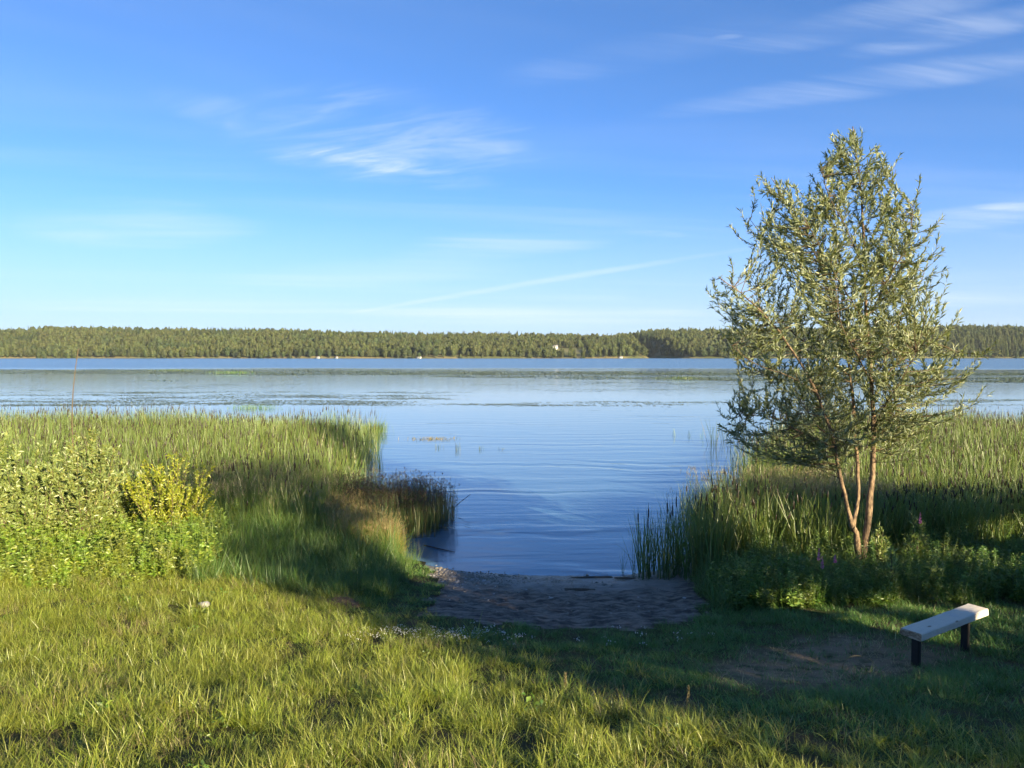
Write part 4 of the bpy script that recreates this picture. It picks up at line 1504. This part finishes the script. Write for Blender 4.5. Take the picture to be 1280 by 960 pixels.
bush('yellow_bush', gp(210, 684), 2.45, 2.2, 44, M['yellow'], 0.10, 0.032, 'bright yellow leaved bush standing out before the reeds', per=46, upright=0.9, twigs=9)
for (px, py, h, w, st, lb) in ((-25, 690, 3.0, 2.2, 30, 'grey green willow bush cut by the left edge of the photo'),
                               (45, 690, 3.1, 2.3, 36, 'tall silvery willow bush near the left edge, left of the dry stalk'),
                               (112, 688, 2.9, 1.9, 32, 'silvery willow bush between the tallest one and the yellow bush'),
                               (148, 676, 1.95, 1.3, 18, 'low dark willow bush close beside the yellow bush')):
    bush('willow_bush', gp(px, py), h, w, st, M['shrub'], 0.14, 0.040, lb, per=56, upright=0.9, twigs=10)['group'] = 'willow bushes on the left bank'
bush('leafy_bush', gp(993, 742), 0.75, 0.85, 16, M['herb'], 0.10, 0.060, 'round leafy bush left of the willow trunk beside the pink flowers', per=26, upright=0.3)

# sprouts lit by the sun at the foot of the willow
for (px, py, h, lb) in ((1098, 722, 1.15, 'tall pale willow sprout right beside the trunk'), (1118, 748, 1.05, 'pale willow sprout lower right of the trunk'), (1145, 712, 1.15, 'slim leafy sprout with a greyish tip to the right of the trunk')):
    bush('willow_sprout', gp(px, py), h, 0.35, 5, M['shrub'], 0.13, 0.026, lb, 'shrub', per=26, upright=0.9)['group'] = 'willow sprouts near the trunk'

# ---- purple loosestrife
def loosestrife(px, py, h, label, flower=0.24):
    e = empty('loosestrife', gp(px, py))
    g = Geo()
    tube(g, [(0, 0, -0.03), (0.01, 0.005, h * 0.5), (0.0, 0.0, h)], [0.007, 0.006, 0.003], 5, 0.3)
    obj('stem', g.mesh('stem', M['herb'], True), e)
    g = Geo()
    n_ = 40
    z = RNG.uniform(0.08, h - flower, n_)
    a = RNG.uniform(0, 6.283, n_)
    leaves(g, np.stack([0 * z, 0 * z, z], 1), np.stack([np.cos(a), np.sin(a), np.full(n_, 0.5)], 1), RNG.uniform(0.09, 0.16, n_), RNG.uniform(0.02, 0.032, n_), up=np.array([0, 0, 1.0]))
    tag(obj('leaves', g.mesh('leaves', M['herb']), e), kind='stuff')
    g = Geo()
    n_ = 90
    u = RNG.random(n_)
    a = RNG.uniform(0, 6.283, n_)
    leaves(g, np.stack([0 * u, 0 * u, h - flower + flower * u], 1), np.stack([np.cos(a), np.sin(a), np.full(n_, 0.6)], 1), (0.045 * (1.15 - u))[:], 0.022)
    tag(obj('flower_spike', g.mesh('flower_spike', M['pink']), e), kind='stuff')
    return tag(e, label, 'flower', 'purple loosestrife plants')


loosestrife(1023, 748, 0.95, 'tall pink flower spike right of the round leafy bush')
loosestrife(1027, 752, 0.85, 'shorter pink flower spike beside the tallest pink one')
loosestrife(1043, 750, 0.85, 'pale pink flower spike nearest the willow trunk', 0.16)
loosestrife(1149, 712, 1.25, 'faded purple flower spike standing right of the willow trunk', 0.26)

# ---- single cattails along the right edge of the bay
spots = [(778, 716), (792, 722), (800, 724), (803, 716), (812, 724), (818, 718), (826, 727), (833, 720), (838, 727), (846, 722), (852, 728), (858, 719), (864, 729), (870, 722), (878, 727), (884, 718), (890, 728), (896, 722), (905, 729), (846, 706), (862, 704), (880, 700), (900, 705), (915, 715), (820, 706), (808, 712), (822, 714), (835, 712), (848, 714), (856, 708), (866, 713), (874, 710), (888, 710), (806, 727), (832, 730), (858, 731), (872, 733), (892, 734), (908, 722)]
protos = []
for i in range(6):
    e = empty('cattail', (0, 0, 0))
    hgt_ = RNG.uniform(1.45, 1.75)
    g, s = cattail_parts(14 if i < 4 else 7, hgt_, 1 if i in (1, 3) else 0, 0.11, 0.024)
    tag(obj('leaves', g.mesh('leaves', M['cattail']), e), kind='stuff')
    for q_ in s:
        obj('seed_spike', q_.mesh('seed_spike', M['cattail'], True), e)
    protos.append(e)
used = set()
for i, (px, py) in enumerate(spots):
    j = i % 6 if px > 800 else 5
    v = on_plane(px, py, 0.02)
    e = protos[j] if j not in used else copy_tree(protos[j])
    used.add(j)
    e.location = (v[0], v[1], max(float(H(v[0], v[1])), -0.1))
    e.rotation_euler = (0, 0, RNG.uniform(0, 6.28))
    s = RNG.uniform(0.85, 1.1) * float(np.interp(px, [775, 800, 900], [0.35, 0.95, 1.15]))
    e.scale = (min(s, 1.0), min(s, 1.0), s)
    lb = 'green cattail plant standing in the shallows on the right of the bay'
    if px < 780:
        lb = 'small lone cattail shoot nearest the open water on the right'
    tag(e, lb, 'cattail', 'single cattails on the right edge of the bay')

# ---- reeds standing in open water
def stem_tuft(name, v, n, h, r, mat, label, group, w=0.014):
    e = empty(name, v)
    g = Geo()
    b = rdisk(n, r)
    b[:, 2] -= 0.1
    blades(g, b, RNG.uniform(0, 6.283, n), RNG.uniform(0.5, 1, n) * h, RNG.uniform(0, 0.3, n), RNG.uniform(0, 0.3, n), w, 4, taper=0.5)
    tag(obj('stalks', g.mesh('stalks', mat), e), kind='stuff')
    return tag(e, label, 'reeds', group)


for (px, py, h, lb) in ((549, 560, 0.5, 'leftmost dark water plant sticking up in the middle of the bay'), (573, 563, 0.6, 'second dark water plant from the left in the middle of the bay'),
                        (603, 562, 0.45, 'third dark water plant from the left in the middle of the bay'), (626, 562, 0.4, 'rightmost dark water plant in the middle of the bay')):
    stem_tuft('water_plant', on_plane(px, py, 0), 7, h, 0.22, M['rush'], lb, 'small plants in open water', 0.03)
for i, (px, py, h) in enumerate([(843, 545, .7), (857, 545, .8), (874, 547, .9), (888, 556, 1.9), (892, 560, 2.0), (902, 552, 1.5), (912, 558, 1.7), (920, 565, 1.9), (930, 560, 1.8), (938, 568, 1.9), (926, 548, 1.7), (950, 565, 1.9)]):
    stem_tuft('standing_reed', on_plane(px, py, 0), 5 if i < 3 else 9, h, 0.3, M['rush'] if i % 2 else M['cattail'], 'thin reeds standing in open water to the left of the willow', 'thin reeds in the water left of the willow', 0.024)
for (px, py, wd_, h, lb) in ((318, 511, 2.6, 0.6, 'small island of yellow green reeds beyond the left cattails'), (468, 541, 0.9, 1.0, 'bright reed clump at the tip of the left cattail bed'),
                             (292, 467, 8.0, 1.1, 'tiny far off reed island in the lily band on the left'), (215, 463.5, 8.0, 0.9, 'faint far reed patch left of the tiny reed island'), (852, 474, 6.0, 0.9, 'tiny far reed patch in the lily band left of the willow')):
    v = on_plane(px, py, 0)
    e = empty('reed_island', v)
    g = Geo()
    n_ = 420
    b = np.stack([RNG.normal(0, wd_ / 2.2, n_), RNG.normal(0, wd_ / 5, n_), np.full(n_, -0.1)], 1)
    blades(g, b, RNG.uniform(0, 6.283, n_), RNG.uniform(0.5, 1.05, n_) * h, 0.15, 0.2, 0.02 * max(1, v[1] / 90), 3, taper=0.5)
    tag(obj('stalks', g.mesh('stalks', M['tallgrass']), e), kind='stuff')
    tag(e, lb, 'reeds', 'reed islands in the lake')
v = on_plane(540, 549, 0)
e = empty('water_weed', v)
g = Geo()
n_ = 160
b = np.stack([RNG.normal(0, 0.75, n_), RNG.normal(0, 0.35, n_), np.zeros(n_)], 1)
blades(g, b, RNG.uniform(0, 6.283, n_), RNG.uniform(0.08, 0.25, n_), 0.8, 0.5, 0.03, 3)
tag(obj('stalks', g.mesh('stalks', M['sedge']), e), kind='stuff')
tag(e, 'pale floating water weed beyond the small dark plants in the bay', 'water weed')

# ---- single stalks, sticks, stones
def stalk(name, path, r0, r1, mat, label, cat, head=None, group=None):
    p_ = np.asarray(path, float)
    e = empty(name, p_[0])
    g = Geo()
    tube(g, smooth_path(p_ - p_[0], 10), np.linspace(r0, r1, 10), 5, 0.5)
    obj('stem', g.mesh('stem', mat, True), e)
    if head:
        g = Geo()
        n_ = 70
        i = RNG.random(n_)
        pt = (p_[-1] - p_[0]) * (1 - head * i)[:, None]
        a = RNG.uniform(0, 6.283, n_)
        leaves(g, pt, np.stack([np.cos(a) * 0.5, np.sin(a) * 0.5, np.full(n_, 0.9)], 1), 0.03 + 0.02 * RNG.random(n_), 0.013)
        tag(obj('seed_head', g.mesh('seed_head', M['dry']), e), kind='stuff')
    return tag(e, label, cat, group)


sb = gp(88, 672)
ds = sb[1] + 0.6
stalk('dry_stalk', [sb + [0, .6, 0], at(90, 520, ds), at(93, 470, ds), at(98, 436, ds)], 0.020, 0.010, M['twig'], 'tall thin dry stalk rising above the left willow bushes against the lake', 'stalk')
q0 = gp(858, 898)
stalk('seed_stalk', [q0, q0 + [0.01, 0, 0.25], at(861, 858, q0[1])], 0.005, 0.003, M['dry'], 'taller dry seed stalk at the edge of the lit meadow', 'stalk', 0.5, 'dry stalks in the grass')
q0 = gp(706, 872)
stalk('seed_stalk', [q0, q0 + [0.0, 0, 0.1], at(707, 842, q0[1])], 0.005, 0.003, M['dry'], 'short brown seed stalk at the shadow edge in the middle of the meadow', 'stalk', 0.5, 'dry stalks in the grass')
q0 = gp(1052, 838)
stalk('bent_straw', [q0, at(1056, 826, q0[1]), at(1090, 826, q0[1] + .1), at(1098, 838, q0[1] + .1)], 0.006, 0.004, M['dry'], 'pale bent straw lying on the bare ground left of the bench', 'straw')
q0 = on_plane(568, 640, -0.1)
stalk('dead_branch', [q0, on_plane(566, 637, 0.12) , at(575, 628, q0[1] - .2), at(588, 618, q0[1] - .2)], 0.022, 0.008, M['darkwood'], 'dark bare branch curving out of the water at the rush tip', 'branch')
q0 = on_plane(530, 682, 0.0)
stalk('sunken_stick', [q0 + [0, 0, 0.015], on_plane(550, 686, 0.02), on_plane(568, 690, 0.015)], 0.016, 0.008, M['darkwood'], 'thin dark stick lying in the shallows below the rushes', 'stick')
e = obj('stone', T_PEB[2])
q0 = gp(256, 763)
e.location = (q0[0], q0[1], float(H(q0[0], q0[1])) + 0.10)
e.scale = (0.10, 0.09, 0.11)
tag(e, 'pale grey stone lying in the lit grass on the left', 'stone')


def mound(name, px, py, lx, ly, h, mat, label, cat, strands=160, rz=0.0):
    q0 = gp(px, py)
    e = empty(name, q0, rz)
    g = Geo()
    u = np.linspace(-1, 1, 17)
    V, T = [], []
    for j in range(17):
        for i in range(17):
            r2 = u[i] ** 2 + u[j] ** 2
            zz = h * max(0, 1 - r2) ** 0.8 * (0.7 + 0.6 * RNG.random()) - 0.02
            V.append((u[i] * lx, u[j] * ly, zz))
    for j in range(16):
        for i in range(16):
            a = j * 17 + i
            T += [(a, a + 1, a + 18), (a, a + 18, a + 17)]
    g.add(V, T, np.tile([.5, .5, 0], (len(V), 1)))
    obj('heap', g.mesh('heap', mat, True), e)
    if strands:
        g = Geo()
        a = RNG.uniform(0, 6.283, strands)
        rr = np.sqrt(RNG.random(strands))
        b = np.stack([np.cos(a) * rr * lx, np.sin(a) * rr * ly, h * (1 - rr ** 2) * 0.9], 1)
        blades(g, b, RNG.uniform(0, 6.283, strands), RNG.uniform(0.08, 0.25, strands), 0.9, 0.9, 0.006, 3, droop=1.0)
        tag(obj('strands', g.mesh('strands', M['hay']), e), kind='stuff')
    return tag(e, label, cat)


mound('hay_heap', 425, 757, 0.42, 0.28, 0.14, M['hay'], 'small brown heap of old hay at the shade edge left of the beach', 'hay heap')
for (px, py, lx, lb) in ((738, 721, 0.50, 'long dark strip of washed up reed litter at the water line'), (725, 736, 0.32, 'short dark clump of reed litter just below the long strip'), (782, 722, 0.25, 'small dark reed litter at the right end of the water line')):
    mound('reed_litter', px, py, lx, 0.09, 0.022, M['litter'], lb, 'litter', 40, RNG.uniform(-0.1, 0.1))['group'] = 'reed litter on the beach'

# ---- trees and tall shrubs on the bank behind the photographer: they shade the beach and the bench
def shade_crown(seed, h, w, low, at_, n=9500):
    g = Geo()
    rng = np.random.default_rng(seed)
    lob = [(rng.uniform(-0.3, 0.3) * w, rng.uniform(-0.3, 0.3) * w, low + (h - low) * rng.uniform(0.08, 0.80), w * rng.uniform(0.17, 0.26)) for _ in range(30)]
    lob += [(d_ * w * T_DIR[0], d_ * w * T_DIR[1], h - w * 0.22, w * 0.2) for d_ in (-0.32, -0.12, 0.1, 0.32)]
    c = []
    for i in range(n):
        l = lob[rng.integers(len(lob))]
        v = rng.normal(0, 1, 3)
        v = v / np.linalg.norm(v) * l[3] * rng.random() ** 0.4
        c.append([l[0] + v[0], l[1] + v[1], max(0.1, l[2] + v[2] * 1.15)])
    c = np.array(c)
    wx, wy = c[:, 0] + at_[0], c[:, 1] + at_[1]
    t_, s_ = wx * T_DIR[0] + wy * T_DIR[1], wx * S_DIR[0] + wy * S_DIR[1]
    ze = c[:, 2] + at_[2] + (s_ + 12) * TAN
    ok = np.ones(n, bool)
    for t0, t1, z0, z1 in GAPS:
        ok &= ~((t_ > t0) & (t_ < t1) & (ze > z0) & (ze < z1))
    c = c[ok]
    n = len(c)
    leaves(g, c, rng.normal(0, 1, (n, 3)), rng.uniform(0.16, 0.30, n), rng.uniform(0.10, 0.17, n), rng=rng)
    return g.mesh('crown', M['crown'])


g = Geo()
tube(g, [(0, 0, -0.2), (0.1, 0.05, 1.2), (0.0, 0.1, 3.2), (0.1, 0, 5.2)], [0.16, 0.13, 0.09, 0.03], 8, wob=0.1)
SH_TRUNK = g.mesh('trunk', M['bark'], True)
S_DIR = np.array([-SUN_DIR.x, -SUN_DIR.y])
T_DIR = np.array([0.8, 0.6])
TAN = math.tan(SUN_EL)
end_b = np.array([B[0], B[1]])
gt_, gs_ = float(end_b @ T_DIR), float(end_b @ S_DIR)
gz = topz + (gs_ + 12) * TAN
GAPS = [(8.1, 9.6, 7.2, 8.8), (gt_ - 0.42, gt_ + 0.45, gz - 0.55, gz + 0.45), (5.0, 6.0, 5.2, 5.7), (13.2, 14.0, 5.3, 5.8), (16.4, 17.2, 5.6, 6.3), (19.0, 20.2, 5.9, 6.5)]      # openings cut in the unseen crowns along the sun, to shape the light patches
for i, (t_, s_, w_, h_, where) in enumerate([
        (8.0, -12.0, 5.8, 9.6, 'nearest to the left'), (10.6, -10.6, 3.4, 5.6, 'low one added between the two tallest to fill the shade'), (12.7, -12.6, 5.2, 8.2, 'second tallest of the row'), (15.75, -12.0, 1.6, 3.6, 'smallest of the row'),  # the low second tree is added to close a lit gap over the bench
        (18.8, -12.8, 5.4, 6.5, 'in the middle of the row'), (22.6, -12.0, 5.0, 5.5, 'third from the right end'), (27.0, -13.0, 5.4, 5.4, 'second from the right end'), (31.8, -12.0, 5.8, 5.4, 'at the right end')]):
    p_ = s_ * S_DIR + t_ * T_DIR
    g0 = float(H(p_[0], p_[1]))
    e = empty('bank_tree', (p_[0], p_[1], g0))
    obj('crown', shade_crown(90 + i, h_, w_, 0.4, (p_[0], p_[1], g0)), e)
    tr = obj('trunk', SH_TRUNK, e)
    tr.scale = (1, 1, h_ / 7.2)
    tag(e, 'leafy tree on the bank behind the photographer, ' + where, 'tree', 'trees on the bank behind the photographer')

# ---- evening haze over the lake
hz_g = Geo()
box(hz_g, -4000, 4000, -400, 3000, -4.5, 130)
m, k, out = new_mat('haze_air')
pv = k.n('ShaderNodeVolumePrincipled')
pv.inputs['Color'].default_value = (0.75, 0.87, 1.0, 1)
pv.inputs['Density'].default_value = 0.00003
pv.inputs['Anisotropy'].default_value = 0.0
k.t.links.new(pv.outputs[0], out.inputs['Volume'])
tag(obj('haze', hz_g.mesh('haze', m)), 'thin evening haze over the lake', 'haze', kind='stuff')
